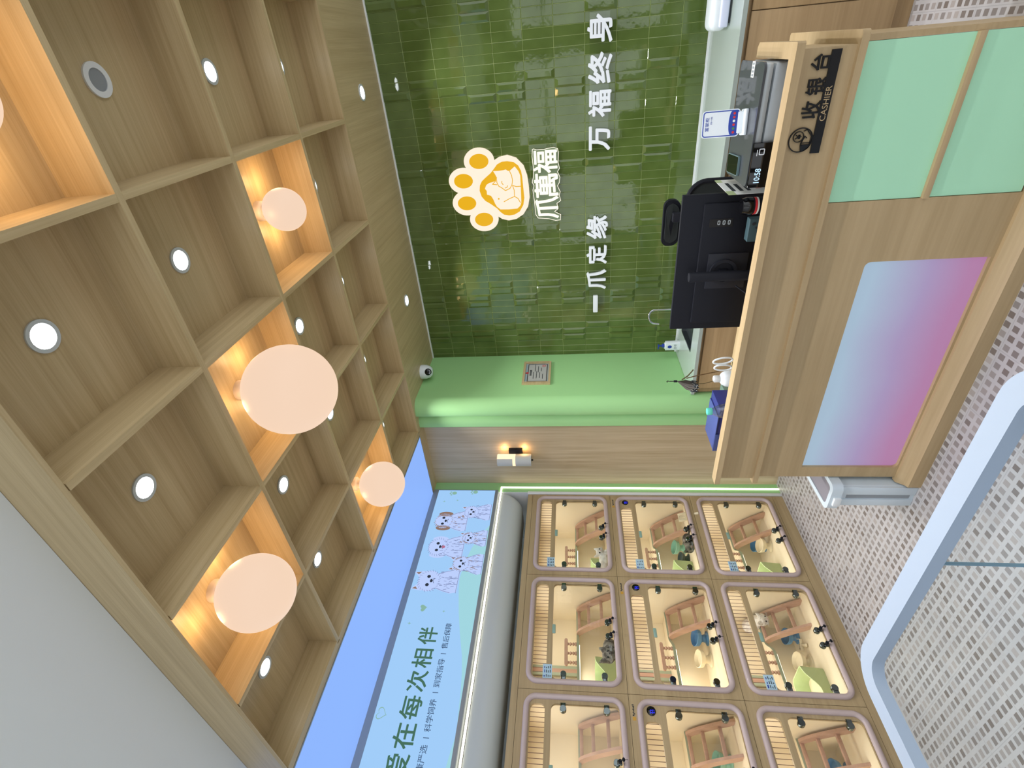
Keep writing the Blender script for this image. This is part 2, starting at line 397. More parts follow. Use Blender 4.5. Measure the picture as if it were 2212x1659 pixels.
b.box(GX[-1]-.034, GX[-1]-bt, GY[-1], GY[0]+.011, ZC+.0005, ZP)
struct('trim_2', b, 'oak_y')
# glazed tile wall, each tile a slightly uneven lozenge, some with a bevelled face
BEV = set([(-38,0),(-38,2),(-38,4),(-38,6),(-38,8),(-38,10),(-37,0),(-37,1),(-37,2),(-37,4),(-37,5),(-37,6),(-37,8),(-37,9),(-37,10),(-36,3),(-36,7),(-32,0),(-32,2),(-32,4),(-32,6),(-32,8),(-32,10),(-31,0),(-31,2),(-31,4),(-31,6),(-31,8),(-31,10),(-30,1),(-30,3),(-30,5),(-30,7),(-30,9),(-29,1),(-29,3),(-29,5),(-29,9),(-23,4),(-22,0),(-22,2),(-22,3),(-22,6),(-22,8),(-21,1),(-21,5),(-21,9),(-14,8),(-14,10),(-13,0),(-13,1),(-13,6),(-13,7),(-13,9),(-12,1),(-12,9),(-5,3),(-5,4),(-5,6),(-5,8),(-5,10),(-4,0),(-4,2),(-4,4),(-4,6),(-4,8),(-4,10),(-3,1),(-3,5),(-3,9),(3,3),(3,7),(4,3),(5,0),(5,1)])
t = MB(); t.box(-2.3, 1.6, YT+.0012, YT+.08, 0, ZC+.05, mi=1)
TW, TH = .0525, .1858
rng = random.Random(3)
for j in range(11):
    zt = ZC-TH*j; zb = max(zt-TH, .75)
    if zb > zt-.03: continue
    for i in range(-41, 30):
        xa, xb = i*TW+.0007, (i+1)*TW-.0007; za, zz = zb+.0010, zt-.0010
        if xa < -2.135: xa = -2.135
        if xb-xa < .01: continue
        e = [rng.uniform(-.0007, .0007) for _ in range(4)]
        if (i, j) in BEV:
            o, q = [(xa, za), (xb, za), (xb, zz), (xa, zz)], .012
            n = [(xa+q, za+q*1.6), (xb-q, za+q*1.6), (xb-q, zz-q*1.6), (xa+q, zz-q*1.6)]
            t.add([(x, YT+.004, z) for x, z in o]+[(x, YT-.001, z) for x, z in o]+[(x, YT-.008+e[k], z) for k, (x, z) in enumerate(n)],
                  [(8, 9, 10, 11)]+[(k, (k+1) % 4, 4+(k+1) % 4, 4+k) for k in range(4)]+[(4+k, 4+(k+1) % 4, 8+(k+1) % 4, 8+k) for k in range(4)])
        else:
            o, q = [(xa, za), (xb, za), (xb, zz), (xa, zz)], .0018
            n = [(xa+q, za+q), (xb-q, za+q), (xb-q, zz-q), (xa+q, zz-q)]
            t.add([(x, YT+.004, z) for x, z in o]+[(x, YT+.0012, z) for x, z in o]+[(x, YT-.0005+e[k], z) for k, (x, z) in enumerate(n)],
                  [(8, 9, 10, 11)]+[(k, (k+1) % 4, 4+(k+1) % 4, 4+k) for k in range(4)]+[(4+k, 4+(k+1) % 4, 8+(k+1) % 4, 8+k) for k in range(4)])
struct('wall_back', t, ['tile', 'grout'], angle=5)
struct('trim_3', MB().box(-2.134, 1.6, YT-.014, YT+.001, ZC-.009, ZC), 'white')
# pale green side wall that ends in two rounded pilasters
def arc(cx, cy, r, a0, a1, n=12): return [(cx+r*math.cos(R(a0+(a1-a0)*i/n)), cy+r*math.sin(R(a0+(a1-a0)*i/n))) for i in range(n+1)]
pl = [(-2.136, 3.70)]+arc(-2.226, 3.065, .09, 0, -90)+[(-2.246, 2.975), (-2.262, 2.985), (-2.262, 3.09)]+arc(-2.352, 3.09, .088, 0, -90)+[(-2.378, 3.002), (-2.388, 3.012), (-2.388, 3.14), (-2.388, 3.70)]
struct('wall_right', MB().prism(pl, 'xy', 0, ZC+.04), 'mint_wall')
struct('wall_panel', MB().box(-3.3, -2.389, YP, YP+.06, 0, ZC+.04), 'panel_oak')   # oak veneer panel beside the pilasters
w = MB()
w.box(-3.75, XL, 2.99, YP, 0, ZC, mi=0)                       # narrow green strip that carries the corner light line
w.box(-3.75, -3.64, -1.2, 2.99, 0, ZC, mi=1)                  # wall behind the cages
w.box(-3.30, XL-.004, -1.2, 2.99, 2.235, ZC, mi=1)            # header behind the lit sign
w.box(-3.64, XL-.004, 2.9825, 2.9905, 1.992, 2.234, mi=1)
struct('wall_left', w, ['mint_wall', 'white'])
q_ = MB()                                                # unseen shop front behind the camera, piers and openings added for tile reflections
for a, b_ in ((-4.2, -3.1), (-1.85, -1.45), (-.15, .25), (1.55, 1.95), (3.05, 3.2)): q_.box(a, b_, -2.6, -2.42, 0, 3.02)
q_.box(-4.2, 3.2, -2.6, -2.45, 2.45, 3.02); q_.box(-4.2, 3.2, -2.6, -2.45, 0, .12); q_.box(-4.2, 3.2, -2.58, -2.52, 1.95, 2.0)
struct('wall_front', q_, mat('shop_front_paint', S(96, 88, 76), .6))
struct('trim_4', MB().box(-3.12, XL+.006, 2.962, 2.989, 0, 1.99, .002), 'white')
# rounded bulkhead between sign and cages
bm_ = MB()
prof = [(XL-.002, 2.205)]+[(XL-.002-.10+.10*math.cos(R(a)), 2.145+.115*math.sin(R(a))*1.0) for a in range(0, -95, -9)]+[(-3.30, 2.03), (-3.30, 2.205)]
n = len(prof); ys = [-1.2, 2.86]+[2.86+.10*math.sin(R(a)) for a in (20, 40, 60, 75, 90)]
vs = []
for k, y in enumerate(ys):
    tq = 0 if k < 2 else 1-math.cos(math.asin(min(1, (y-2.86)/.10)))
    for x, z in prof: vs.append((x, y, z+tq*.10*(2.205-z)/.175))
fs = [(k*n+i, k*n+(i+1) % n, (k+1)*n+(i+1) % n, (k+1)*n+i) for k in range(len(ys)-1) for i in range(n)]
bm_.add(vs, fs+[tuple(range(n)), tuple(range((len(ys)-1)*n, len(ys)*n))])
struct('trim_5', bm_, mat('bulkhead_paint', S(196, 203, 204), .6))

# ---------------------------------------------------------------- ceiling lamps
def area_lamp(par, loc, size, w, col):
    ld = bpy.data.lights.new('lamp_light', 'AREA'); ld.shape = 'DISK'; ld.size = size; ld.energy = w; ld.color = col; ld.spread = R(105)
    lo = bpy.data.objects.new('lamp_light', ld); COL.objects.link(lo); lo.parent = par; lo.location = loc; return lo
ORD = ['nearest tile wall', 'second from tile wall', 'third from tile wall', 'fourth from tile wall']
def cellc(i, j): return ((GX[i+3]+GX[i+4])/2, (GY[j-1]+GY[j])/2)      # column i (0 = right), row j (1 = by the tile wall)
dl0 = thing('recessed_downlight', (0, 0, 0), 'x', 'downlight')
m_ = MB().ring(circ(0, 0, .044, n=32), circ(0, 0, .0335, n=32), 'xy', -.005, 0); part(dl0, 'bezel', m_, mat('frosted_bezel', S(196, 204, 206), .4))
m_ = MB().prism(circ(0, 0, .0335, n=32), 'xy', -.003, 0); part(dl0, 'lens', m_, 'led_cool')
area_lamp(dl0, (0, 0, -.008), .06, DOWNLIGHT_W, (.97, .98, 1.0))
spots = [(i, j) for j in (1, 2, 3, 4) for i in range(5) if (i, j) not in ((1, 2), (4, 2), (0, 3), (2, 3), (0, 4), (3, 4))]
first = True
COLN = ['rightmost', 'second from right', 'third from right', 'fourth from right', 'leftmost']
for (i, j) in spots:
    x, y = cellc(i, j); o = dl0 if first else dup(dl0); first = False
    o.location = (x, y, ZP); WL[o.name] = Vector(o.location)
    o['label'] = 'lit downlight, %s coffer, row %s' % (COLN[i], ORD[j-1])
    o['group'] = 'downlights in the oak coffers'
for x, nm in ((-.127, 'right'), (-1.442, 'left')):
    o = dup(dl0); o.location = (x, 3.30, ZC); o['label'] = 'lit round downlight in the flat oak border, %s one of two' % nm; o['group'] = 'downlights in the flat border'
x, y = cellc(0, 3)
sp = thing('ceiling_speaker', (x, y, ZP), 'unlit grey round ceiling speaker with white rim in a coffer', 'speaker')
part(sp, 'bezel', MB().ring(circ(x, y, .046, n=32), circ(x, y, .03, n=32), 'xy', ZP-.006, ZP), 'white')
part(sp, 'grille', MB().prism(circ(x, y, .03, n=32), 'xy', ZP-.003, ZP), mat('grey_grille', S(150, 156, 160), .7, bump=.4, bscale=1500))
GL = [((-.487, 2.133, 2.82), .089, 'smallest warm globe lamp, in a coffer near the tile wall'),
      ((-1.054, 1.582, 2.72), .18, 'largest warm globe lamp, in the middle of the coffered ceiling'),
      ((-2.123, 2.130, 2.76), .135, 'warm globe lamp beside the blue ceiling light strip'),
      ((-1.584, 1.030, 2.77), .137, 'big warm globe lamp in the coffer row next to the grey ceiling'),
      ((.020, 1.04, 2.83), .09, 'warm globe lamp cut off at the edge of the photo')]
for (x, y, z), r, lab in GL:
    g = thing('globe_lamp', (x, y, ZP), lab, 'lamp', 'globe lamps in the coffers')
    part(g, 'canopy', MB().lathe([(.042, ZP), (.042, ZP-.02), (.036, ZP-.028), (.030, ZP-.030), (.030, z+r*.9), (.034, z+r*.88)], (x, y, 0), seg=24), mat('matt_white_canopy', S(200, 190, 186), .5))
    part(g, 'globe_shade', MB().ball((x, y, z), r, 48), 'globe')
    for k in range(3):                                     # fill lights added around the neck, outside the globe, to brighten the coffer
        ld = bpy.data.lights.new('lamp_light', 'POINT'); ld.energy = GLOBE_FILL_W; ld.color = (1, .60, .27); ld.shadow_soft_size = .03
        lo = bpy.data.objects.new('lamp_light', ld); COL.objects.link(lo); lo.parent = g; lo.location = (.125*math.cos(R(120*k+30)), .125*math.sin(R(120*k+30)), -.075)
f = thing('ceiling_light_panel', (-2.74, 1.2, ZC), 'long glowing blue stretch film light along the left edge of the ceiling', 'ceiling light')
part(f, 'film', MB().box(-3.056, -2.436, -.6, 2.952, ZC, ZC+.004), 'film')
part(f, 'edge_profile', MB().ring([(-3.059, -.61), (-2.428, -.61), (-2.428, 2.957), (-3.059, 2.957)], [(-3.056, -.6), (-2.436, -.6), (-2.436, 2.952), (-3.056, 2.952)], 'xy', ZC-.002, ZC+.03), 'grey')

# ---------------------------------------------------------------- lit sign on the left wall
sg = thing('lightbox_sign', (XL, 1.6, 2.5), 'long pale blue lit sign with green lettering and drawn puppies above the cages', 'sign')
XS = XL+.012
part(sg, 'frame', MB().ring([(-.6, 2.238), (2.992, 2.238), (2.992, 2.789), (-.6, 2.789)], [(-.58, 2.262), (2.988, 2.262), (2.988, 2.745), (-.58, 2.745)], 'yz', XL-.003, XS+.004), 'grey')
part(sg, 'face', MB().box(XL-.003, XS, -.58, 2.988, 2.262, 2.745), 'sign')
hill = [(2.62, 2.263), (2.5, 2.33), (2.4, 2.37), (2.28, 2.40), (2.14, 2.415), (2.04, 2.403), (1.884, 2.374), (1.74, 2.34), (1.608, 2.304), (1.5, 2.285), (1.395, 2.273), (1.231, 2.264)]
part(sg, 'hill_print', MB().prism(hill, 'yz', XS-.001, XS+.0012).prism([(1.16, 2.263), (1.105, 2.274), (1.029, 2.285), (.8, 2.33), (.5, 2.30), (.3, 2.263)], 'yz', XS-.001, XS+.0012), 'sign_hill')
for ch, u0, u1 in (('伴', 1.664, 1.775), ('相', 1.52, 1.633), ('次', 1.384, 1.501), ('每', 1.239, 1.36), ('在', 1.095, 1.216), ('爱', .951, 1.07)):
    part(sg, 'character', text(MB(), ch, 'yz', u0, u1, 2.485, 2.604, XS-.001, XS+.002, bold=.012), 'sign_green')
for body, u0, u1 in (('售后保障', 1.641, 1.807), ('到家指导', 1.413, 1.579), ('科学饲养', 1.182, 1.349), ('健康严选', .953, 1.119)):
    part(sg, 'small_lettering', text(MB(), body, 'yz', u0, u1, 2.403, 2.443, XS-.001, XS+.002), 'sign_dark')
for u in (1.610, 1.384, 1.153): part(sg, 'divider_line', MB().prism([(u-.0015, 2.404), (u+.0015, 2.404), (u+.0015, 2.437), (u-.0015, 2.437)], 'yz', XS-.001, XS+.002), 'sign_dark')

def heart(cx, cy, s, rot=0):
    o = []
    for i in range(40):
        a = 2*PI*i/40; x = 16*math.sin(a)**3/17; y = (13*math.cos(a)-5*math.cos(2*a)-2*math.cos(3*a)-math.cos(4*a))/17
        o.append((cx+s*(x*math.cos(rot)-y*math.sin(rot)), cy+s*(x*math.sin(rot)+y*math.cos(rot))))
    return o
part(sg, 'heart_print', MB().prism(heart(1.908, 2.62, .026, .25), 'yz', XS-.001, XS+.0018), 'sign_sage')
part(sg, 'heart_outline_print', MB().ring(heart(1.258, 2.706, .034, -.2), heart(1.258, 2.706, .030, -.2), 'yz', XS-.001, XS+.0018), 'sign_sage')
for u, v, s in ((1.797, 2.688, .012), (1.889, 2.476, .010), (2.861, 2.674, .012), (2.874, 2.565, .011)):
    part(sg, 'star_print', MB().prism([(u+s*(1 if k % 2 == 0 else .22)*math.cos(k*PI/4), v+s*(1 if k % 2 == 0 else .22)*math.sin(k*PI/4)) for k in range(8)], 'yz', XS-.001, XS+.0018), 'sign_sage')
for u, v in ((2.955, 2.605), (2.968, 2.428)):
    orn = MB().prism(circ(u, v, .017, .02), 'yz', XS-.001, XS+.0018)
    for du, dv in ((-.02, .024), (-.004, .034), (.012, .03)): orn.prism(circ(u+du, v+dv, .0055, .008, 12), 'yz', XS-.001, XS+.0018)
    part(sg, 'paw_print', orn, 'sign_sage')
def pet_print(name, cx, v0, h, w, ear, brown, tongue=False, dirn=1):
    """a seated puppy or kitten drawn on the sign: pale body, strokes, ears, face"""
    m = MB(); d = (XS-.001, XS+.002); e = (XS-.001, XS+.0028); k = (XS-.001, XS+.0034); rr = random.Random(int(cx*1000))
    hr = .27*h; hv = v0+h-hr*1.02
    body = [(cx-w*.42, v0), (cx+w*.42, v0), (cx+w*.47, v0+.16*h), (cx+w*.40, v0+.34*h), (cx+w*.30, v0+.52*h), (cx+w*.22, v0+.64*h), (cx-w*.22, v0+.64*h), (cx-w*.30, v0+.52*h), (cx-w*.40, v0+.34*h), (cx-w*.47, v0+.16*h)]
    m.prism(body, 'yz', *d, 0); m.prism(circ(cx, hv, hr*1.06, hr), 'yz', *d, 0)
    if ear == 'flop':
        for s in (-1, 1): m.prism(circ(cx+s*hr*.98, hv-.1*hr, hr*.34, hr*.82, 20), 'yz', *d, 1 if brown else 0)
    else:
        for s in (-1, 1): m.prism([(cx+s*hr*.25, hv+hr*.85), (cx+s*hr*.85, hv+hr*1.5), (cx+s*hr*1.0, hv+hr*.45)], 'yz', *d, 0); m.prism([(cx+s*hr*.62, hv+hr*1.08), (cx+s*hr*.82, hv+hr*1.36), (cx+s*hr*.88, hv+hr*.85)], 'yz', *e, 1)
    for s in (-1, 1):
        m.prism(circ(cx+s*hr*.42, hv+.08*hr, hr*.15, hr*.17, 14), 'yz', *k, 2)
        m.stroke([(cx+s*w*.12, v0+.02*h), (cx+s*w*.13, v0+.34*h)], .003, 'yz', *e, 3)
        m.stroke([(cx+s*w*.45, v0+.16*h), (cx+s*w*.38, v0+.34*h), (cx+s*w*.28, v0+.52*h)], .003, 'yz', *e, 3)
        for q in range(7):
            a = cx+s*w*(.08+.3*rr.random()); bq = v0+h*(.08+.5*rr.random()); m.stroke([(a, bq), (a+rr.uniform(-.006, .006), bq+.02)], .0032, 'yz', *e, 1 if (brown and q % 2) else 3)
        if brown:
            for q in range(3): m.stroke([(cx+s*hr*(.5+.14*q), hv+hr*(.75-.2*q)), (cx+s*hr*(.85+.02*q), hv+hr*(.55-.25*q))], .004, 'yz', *e, 1)
    for q in range(26):                                     # pencil strokes round the head and over the chest
        a = 2*PI*q/26; ra, rb = hr*rr.uniform(.9, 1.0), hr*rr.uniform(1.04, 1.16)
        m.stroke([(cx+ra*math.cos(a), hv+ra*.95*math.sin(a)), (cx+rb*math.cos(a+.12), hv+rb*.95*math.sin(a+.12))], .0026, 'yz', *e, 1 if brown and q % 2 else 3)
    for q in range(12):
        a = cx+w*rr.uniform(-.26, .26); bq = v0+h*rr.uniform(.1, .52); m.stroke([(a, bq), (a+rr.uniform(-.008, .008), bq-.018)], .0024, 'yz', *e, 1 if brown and q % 3 else 3)
    m.prism(circ(cx, hv-.22*hr, hr*.17, hr*.12, 14), 'yz', *k, 2)
    m.stroke([(cx-hr*.25, hv-.5*hr), (cx, hv-.36*hr), (cx+hr*.25, hv-.5*hr)], .003, 'yz', *k, 2)
    if tongue: m.prism(circ(cx, hv-.55*hr, hr*.16, hr*.2, 14), 'yz', *k, 4)
    m.stroke([(cx-w*.45, v0+.004), (cx+w*.45, v0+.004)], .003, 'yz', *e, 3)
    part(sg, name, m, ['sign_pale', 'sign_brown', 'sign_black', 'sign_stroke', 'sign_pink'])
pet_print('puppy_print', 2.655, 2.445, .262, .215, 'flop', True)
pet_print('kitten_print', 2.750, 2.270, .215, .18, 'point', False)
pet_print('puppy_print', 2.405, 2.430, .272, .22, 'flop', False, True)
pet_print('kitten_print', 2.492, 2.268, .19, .165, 'point', True)
pet_print('kitten_print', 2.262, 2.266, .22, .19, 'point', True)
pet_print('puppy_print', 2.115, 2.420, .29, .20, 'point', False)
# light line under the sign and down the corner
ll = thing('light_line', (XL, 3.035, 0), 'thin white light line running under the sign and down the green corner strip', 'light strip')
part(ll, 'horizontal_run', MB().box(XL-.002, XL+.007, -.6, 3.028, 2.209, 2.221), 'led')
part(ll, 'vertical_run', MB().box(XL-.002, XL+.007, 3.029, 3.041, .002, 2.221), 'led')

# ---------------------------------------------------------------- wall fittings
YS = YT-.012
lg = thing('logo_sign', (-.79, YT, 1.66), 'glowing paw shaped sign with sleeping kitten and name lettering on green tiles', 'sign')
PAD = [(-0.602,2.102),(-0.582,2.064),(-0.573,2.008),(-0.594,1.95),(-0.645,1.903),(-0.709,1.883),(-0.778,1.876),(-0.856,1.875),(-0.915,1.889),(-0.966,1.925),(-0.996,1.978),(-1.003,2.033),(-0.99,2.079),(-0.967,2.111),(-0.96,2.157),(-0.873,2.248),(-0.791,2.296),(-0.713,2.286),(-0.643,2.203),(-0.625,2.137)]
YEL = [(-0.61,2.011),(-0.618,1.968),(-0.642,1.938),(-0.677,1.921),(-0.715,1.916),(-0.795,1.913),(-0.854,1.911),(-0.901,1.921),(-0.944,1.949),(-0.964,1.988),(-0.968,2.026),(-0.96,2.063),(-0.94,2.087),(-0.914,2.109),(-0.883,2.148),(-0.857,2.187),(-0.828,2.209),(-0.788,2.219),(-0.753,2.213),(-0.727,2.197),(-0.706,2.17),(-0.678,2.13),(-0.65,2.103),(-0.625,2.08),(-0.611,2.047)]
CAT = [(-0.666,2.111),(-0.667,2.073),(-0.665,2.044),(-0.661,2.024),(-0.671,2.011),(-0.672,1.999),(-0.646,1.962),(-0.677,1.939),(-0.706,1.929),(-0.771,1.93),(-0.884,1.934),(-0.904,1.942),(-0.923,1.964),(-0.925,2.027),(-0.922,2.085),(-0.902,2.108),(-0.881,2.119),(-0.853,2.128),(-0.826,2.142),(-0.816,2.17),(-0.791,2.169),(-0.776,2.18),(-0.752,2.167),(-0.74,2.145),(-0.737,2.124),(-0.729,2.099),(-0.707,2.091),(-0.688,2.099)]
m_ = MB().prism(PAD, 'xz', YS-.012, YS+.006)
TOES = [(-.599, 2.202), (-.718, 2.324), (-.867, 2.319), (-.986, 2.21)]
for (x, z) in TOES: m_.prism(circ(x, z, .084, .103, 40), 'xz', YS-.012, YS+.006)
part(lg, 'paw_panel', m_, 'logo_white')
for (x, z) in TOES: part(lg, 'toe_pad', MB().prism(circ(x, z, .0475, .066, 32), 'xz', YS-.0135, YS-.010), 'logo_yellow')
part(lg, 'palm_pad', MB().prism(YEL, 'xz', YS-.0135, YS-.010), 'logo_yellow')
kt = part(lg, 'kitten_shape', MB().prism(CAT, 'xz', YS-.015, YS-.012), 'logo_white')
m_ = MB()
for st in ([(-.673,1.999),(-.702,1.987),(-.733,1.984),(-.763,1.99),(-.785,2.006),(-.797,2.038),(-.778,2.061),(-.765,2.082),(-.741,2.092),(-.718,2.094),(-.707,2.091)],[(-.767,1.986),(-.775,1.961),(-.775,1.93)],[(-.767,1.986),(-.799,1.977),(-.838,1.978)],[(-.871,2.055),(-.853,2.016),(-.84,1.978),(-.855,1.955),(-.884,1.94)],[(-.729,2.099),(-.75,2.124),(-.755,2.093)],[(-.734,2.057),(-.745,2.059),(-.757,2.051)],[(-.765,2.021),(-.775,2.024),(-.78,2.039)]):
    m_.stroke(st, .005, 'xz', YS-.0165, YS-.0148)
m_.prism(circ(-.849, 2.09, .006), 'xz', YS-.0165, YS-.0148)
part(kt, 'kitten_outline', m_, 'logo_yellow')
m_ = MB()
OUT = [(-0.551,1.837),(-0.548,1.829),(-0.555,1.81),(-0.555,1.783),(-0.556,1.76),(-0.551,1.736),(-0.548,1.698),(-0.557,1.671),(-0.581,1.666),(-0.642,1.67),(-0.679,1.662),(-0.7,1.676),(-0.735,1.661),(-0.769,1.666),(-0.791,1.679),(-0.83,1.662),(-0.853,1.669),(-0.889,1.66),(-0.907,1.687),(-0.944,1.68),(-0.962,1.705),(-0.985,1.663),(-1.022,1.666),(-1.024,1.699),(-1.009,1.749),(-1.0,1.823),(-0.975,1.838),(-0.878,1.843),(-0.807,1.849),(-0.781,1.839),(-0.757,1.85),(-0.72,1.84),(-0.667,1.837),(-0.594,1.842)]
oc = Vector((-.786, 1.753)); 
part(lg, 'lettering_backplate', MB().prism(OUT, 'xz', YS-.004, YS+.004), mat('grey_green_acrylic', S(112, 130, 100), .2))
part(lg, 'lettering_edge', MB().stroke(OUT+[OUT[0]], .0035, 'xz', YS-.0052, YS-.0035), 'logo_text')
for ch, u0, u1 in (('爪', -1.003, -.858), ('萬', -.856, -.706), ('福', -.70, -.562)):
    part(lg, 'character', text(MB(), ch, 'xz', u0, u1, 1.677, 1.834, YS-.018, YS-.008, bold=.018), 'logo_text')
def slogan(name, chars, u0, u1, lab):
    s_ = thing(name, ((u0+u1)/2, YT, 1.33), lab, 'sign', 'white slogan letters on the tiles')
    part(s_, 'backing_strip', MB().box(u0-.03, u1+.03, YT-.011, YT-.0075, 1.345, 1.462), M['glass'])
    for ch, a, b_, za, zb in chars:
        part(s_, 'character', text(MB(), ch, 'xz', a, b_, za, zb, YT-.026, YT-.011, bold=.026), 'letter_white')
slogan('slogan_lettering', [('身', .003, .138, 1.334, 1.473), ('终', -.205, -.048, 1.332, 1.468), ('福', -.388, -.246, 1.333, 1.468), ('万', -.584, -.445, 1.334, 1.463)], -.57, .12, 'white raised slogan of four characters right of the glowing paw sign')
slogan('slogan_lettering', [('一', -1.745, -1.612, 1.403, 1.43), ('爪', -1.552, -1.408, 1.342, 1.48), ('定', -1.354, -1.222, 1.34, 1.48), ('缘', -1.166, -1.012, 1.338, 1.48)], -1.72, -1.03, 'white raised slogan of four characters left of the glowing paw sign')
# certificate on the pale green wall
XC = -2.136
ce = thing('framed_certificate', (XC, 3.365, 1.88), 'small oak framed certificate on the pale green wall', 'picture frame')
part(ce, 'frame', MB().ring([(3.205, 1.772), (3.527, 1.772), (3.527, 1.991), (3.205, 1.991)], [(3.229, 1.79), (3.503, 1.79), (3.503, 1.973), (3.229, 1.973)], 'yz', XC, XC+.016), 'oak_y')
part(ce, 'mount', MB().box(XC, XC+.006, 3.229, 3.503, 1.79, 1.973), mat('pale_blue_mount', S(168, 196, 206), .4))
cd = MB().box(XC, XC+.008, 3.236, 3.497, 1.796, 1.958, mi=0)
cd.ring([(3.24, 1.8), (3.493, 1.8), (3.493, 1.955), (3.24, 1.955)], [(3.246, 1.806), (3.487, 1.806), (3.487, 1.949), (3.246, 1.949)], 'yz', XC+.007, XC+.009, 1)
text(cd, '营业执照', 'yz', 3.325, 3.405, 1.922, 1.938, XC+.007, XC+.0092, 1, bold=.02)
rq = random.Random(5)
for k in range(7): cd.stroke([(3.27+.1*(k % 2)+rq.random()*.02, 1.908-.012*k), (3.33+.1*(k % 2)+rq.random()*.06, 1.908-.012*k)], .004, 'yz', XC+.007, XC+.009, 1)
cd.prism(circ(3.362, 1.958, .010, .013), 'yz', XC+.007, XC+.0098, 2); cd.ring(circ(3.465, 1.828, .014), circ(3.465, 1.828, .010), 'yz', XC+.007, XC+.0092, 2)
part(ce, 'document', cd, [mat('grey_document', S(178, 180, 176), .6), 'ink', 'red'])
# security camera
cv = thing('security_camera', (-2.055, 3.30, ZC), 'white dome security camera under the oak border by the green wall', 'camera')
part(cv, 'housing', MB().lathe([(.055, 0), (.057, -.012), (.055, -.04), (.046, -.068), (.03, -.086), (.0, -.092)], (-2.055, 3.30, ZC), seg=28), 'white_gloss')
dv = Vector((2.055-.2, -3.30, -1.16)).normalized(); rot = dv.to_track_quat('Z', 'Y').to_matrix().to_4x4()
Tm = Matrix.Translation(Vector((-2.055, 3.30, ZC-.052))+dv*.046) @ rot
part(cv, 'lens_window', MB().lathe([(0.0, .014), (.016, .011), (.026, .003), (.028, -.006)], (0, 0, 0), seg=24, T=Tm), 'black_gloss')
part(cv, 'infrared_strip', MB().prism([(-.018, -.012), (-.006, -.019), (.006, -.019), (.018, -.012), (.014, -.004), (0, -.012), (-.014, -.004)], 'xy', .009, .0145, T=Tm), mat('ir_strip', S(150, 152, 160), .4))
# wall sconce
sc_ = thing('wall_sconce', (-2.70, YP, 2.08), 'two piece marble wall lamp with glowing side on the oak panel', 'lamp')
part(sc_, 'backplate', MB().box(-2.745, -2.665, YP-.03, YP-.002, 2.015, 2.125, .003), 'black')
part(sc_, 'lower_shade', MB().lathe([(.0, 1.943), (.05, 1.943), (.05, 2.068), (.0, 2.068)], (-2.742, YP-.062, 0), seg=28), 'marble')
part(sc_, 'upper_shade', MB().prism(arc(-2.742, YP-.062, .05, 140, 320, 14), 'xy', 2.092, 2.216), 'marble')
part(sc_, 'diffuser', MB().prism(circ(-2.742, YP-.062, .0485, n=28), 'xy', 2.0685, 2.0915).prism(arc(-2.742, YP-.062, .0485, -39, 139, 14), 'xy', 2.0915, 2.216), 'sconce_glow')
part(sc_, 'knob', MB().lathe([(.0, 1.928), (.007, 1.93), (.007, 1.943)], (-2.742, YP-.062, 0), seg=12), 'black')
ld = bpy.data.lights.new('lamp_light', 'POINT'); ld.energy = .3; ld.color = (1, .55, .2); ld.shadow_soft_size = .02
for zz in (2.16, 2.0):
    lo = bpy.data.objects.new('lamp_light', ld); COL.objects.link(lo); lo.parent = sc_; lo.location = (.035, -.025, zz-2.08)

# ---------------------------------------------------------------- back counter
bc = thing('back_cabinet', (-1.0, 3.3, 0), 'long oak base cabinet under the pale worktop along the tile wall', 'cabinet')
YF = 3.05
part(bc, 'carcass', MB().box(-2.13, .9, YF+.02, YT-.002, .08, .735).box(-2.13, .9, YF+.0, YF+.02, .742, .748), 'cab_oak')
part(bc, 'toe_kick', MB().box(-2.12, .9, YF+.03, YF+.05, 0, .08), 'cab_oak')
part(bc, 'finger_rail', MB().box(-2.12, .9, YF-.003, YF+.02, .739, .748), 'cab_oak')
for k, (a, b_) in enumerate(((-2.085, -1.33), (-1.327, -.63), (-.627, .064), (.068, .86))):
    part(bc, 'door', MB().box(a, b_, YF, YF+.018, .085, .725, .0015), 'cab_oak')
wt = thing('worktop', (-1.0, 3.3, .748), 'pale grey green stone worktop with sink along the green tiles', 'worktop')
m_ = MB().plate([(-2.132, YF-.012), (.9, YF-.012), (.9, YT-.004), (-2.132, YT-.004)], [rrect(-1.885, -1.34, 3.195, 3.535, .02, 4)], 'xy', .748, .77)
part(wt, 'slab', m_, 'counter')
part(wt, 'upstand', MB().box(-2.13, .9, YT-.012, YT-.0045, .77, .782), 'white')
sk = MB(); sk.ring(rrect(-1.885, -1.34, 3.195, 3.535, .02, 4), rrect(-1.875, -1.35, 3.205, 3.525, .02, 4), 'xy', .738, .7705); sk.box(-1.884, -1.341, 3.196, 3.534, .737, .7385)
part(wt, 'sink_basin', sk, mat('dark_sink_composite', S(52, 58, 60), .25))
fa = thing('tap', (-1.72, 3.575, .77), 'chrome gooseneck tap behind the monitor in front of the tiles', 'tap')
part(fa, 'spout', MB().tube([(-1.72, 3.575, .772), (-1.722, 3.575, .95)]+[(-1.722-.042+.042*math.cos(R(a)), 3.575-.03+.03*math.cos(R(a)), .975+.045*math.sin(R(a))) for a in range(0, 181, 15)]+[(-1.81, 3.512, .945)], .0085, 12), 'chrome')
part(fa, 'base', MB().lathe([(.022, .770), (.022, .778), (.013, .786), (.011, .80)], (-1.72, 3.575, 0), seg=20), 'chrome')
part(fa, 'lever', MB().tube([(-1.70, 3.575, .79), (-1.665, 3.575, .80)], .006, 8), 'chrome')
so = thing('soap_bottle', (-2.02, 3.55, .77), 'white hand soap bottle with blue pump in the counter corner', 'bottle')
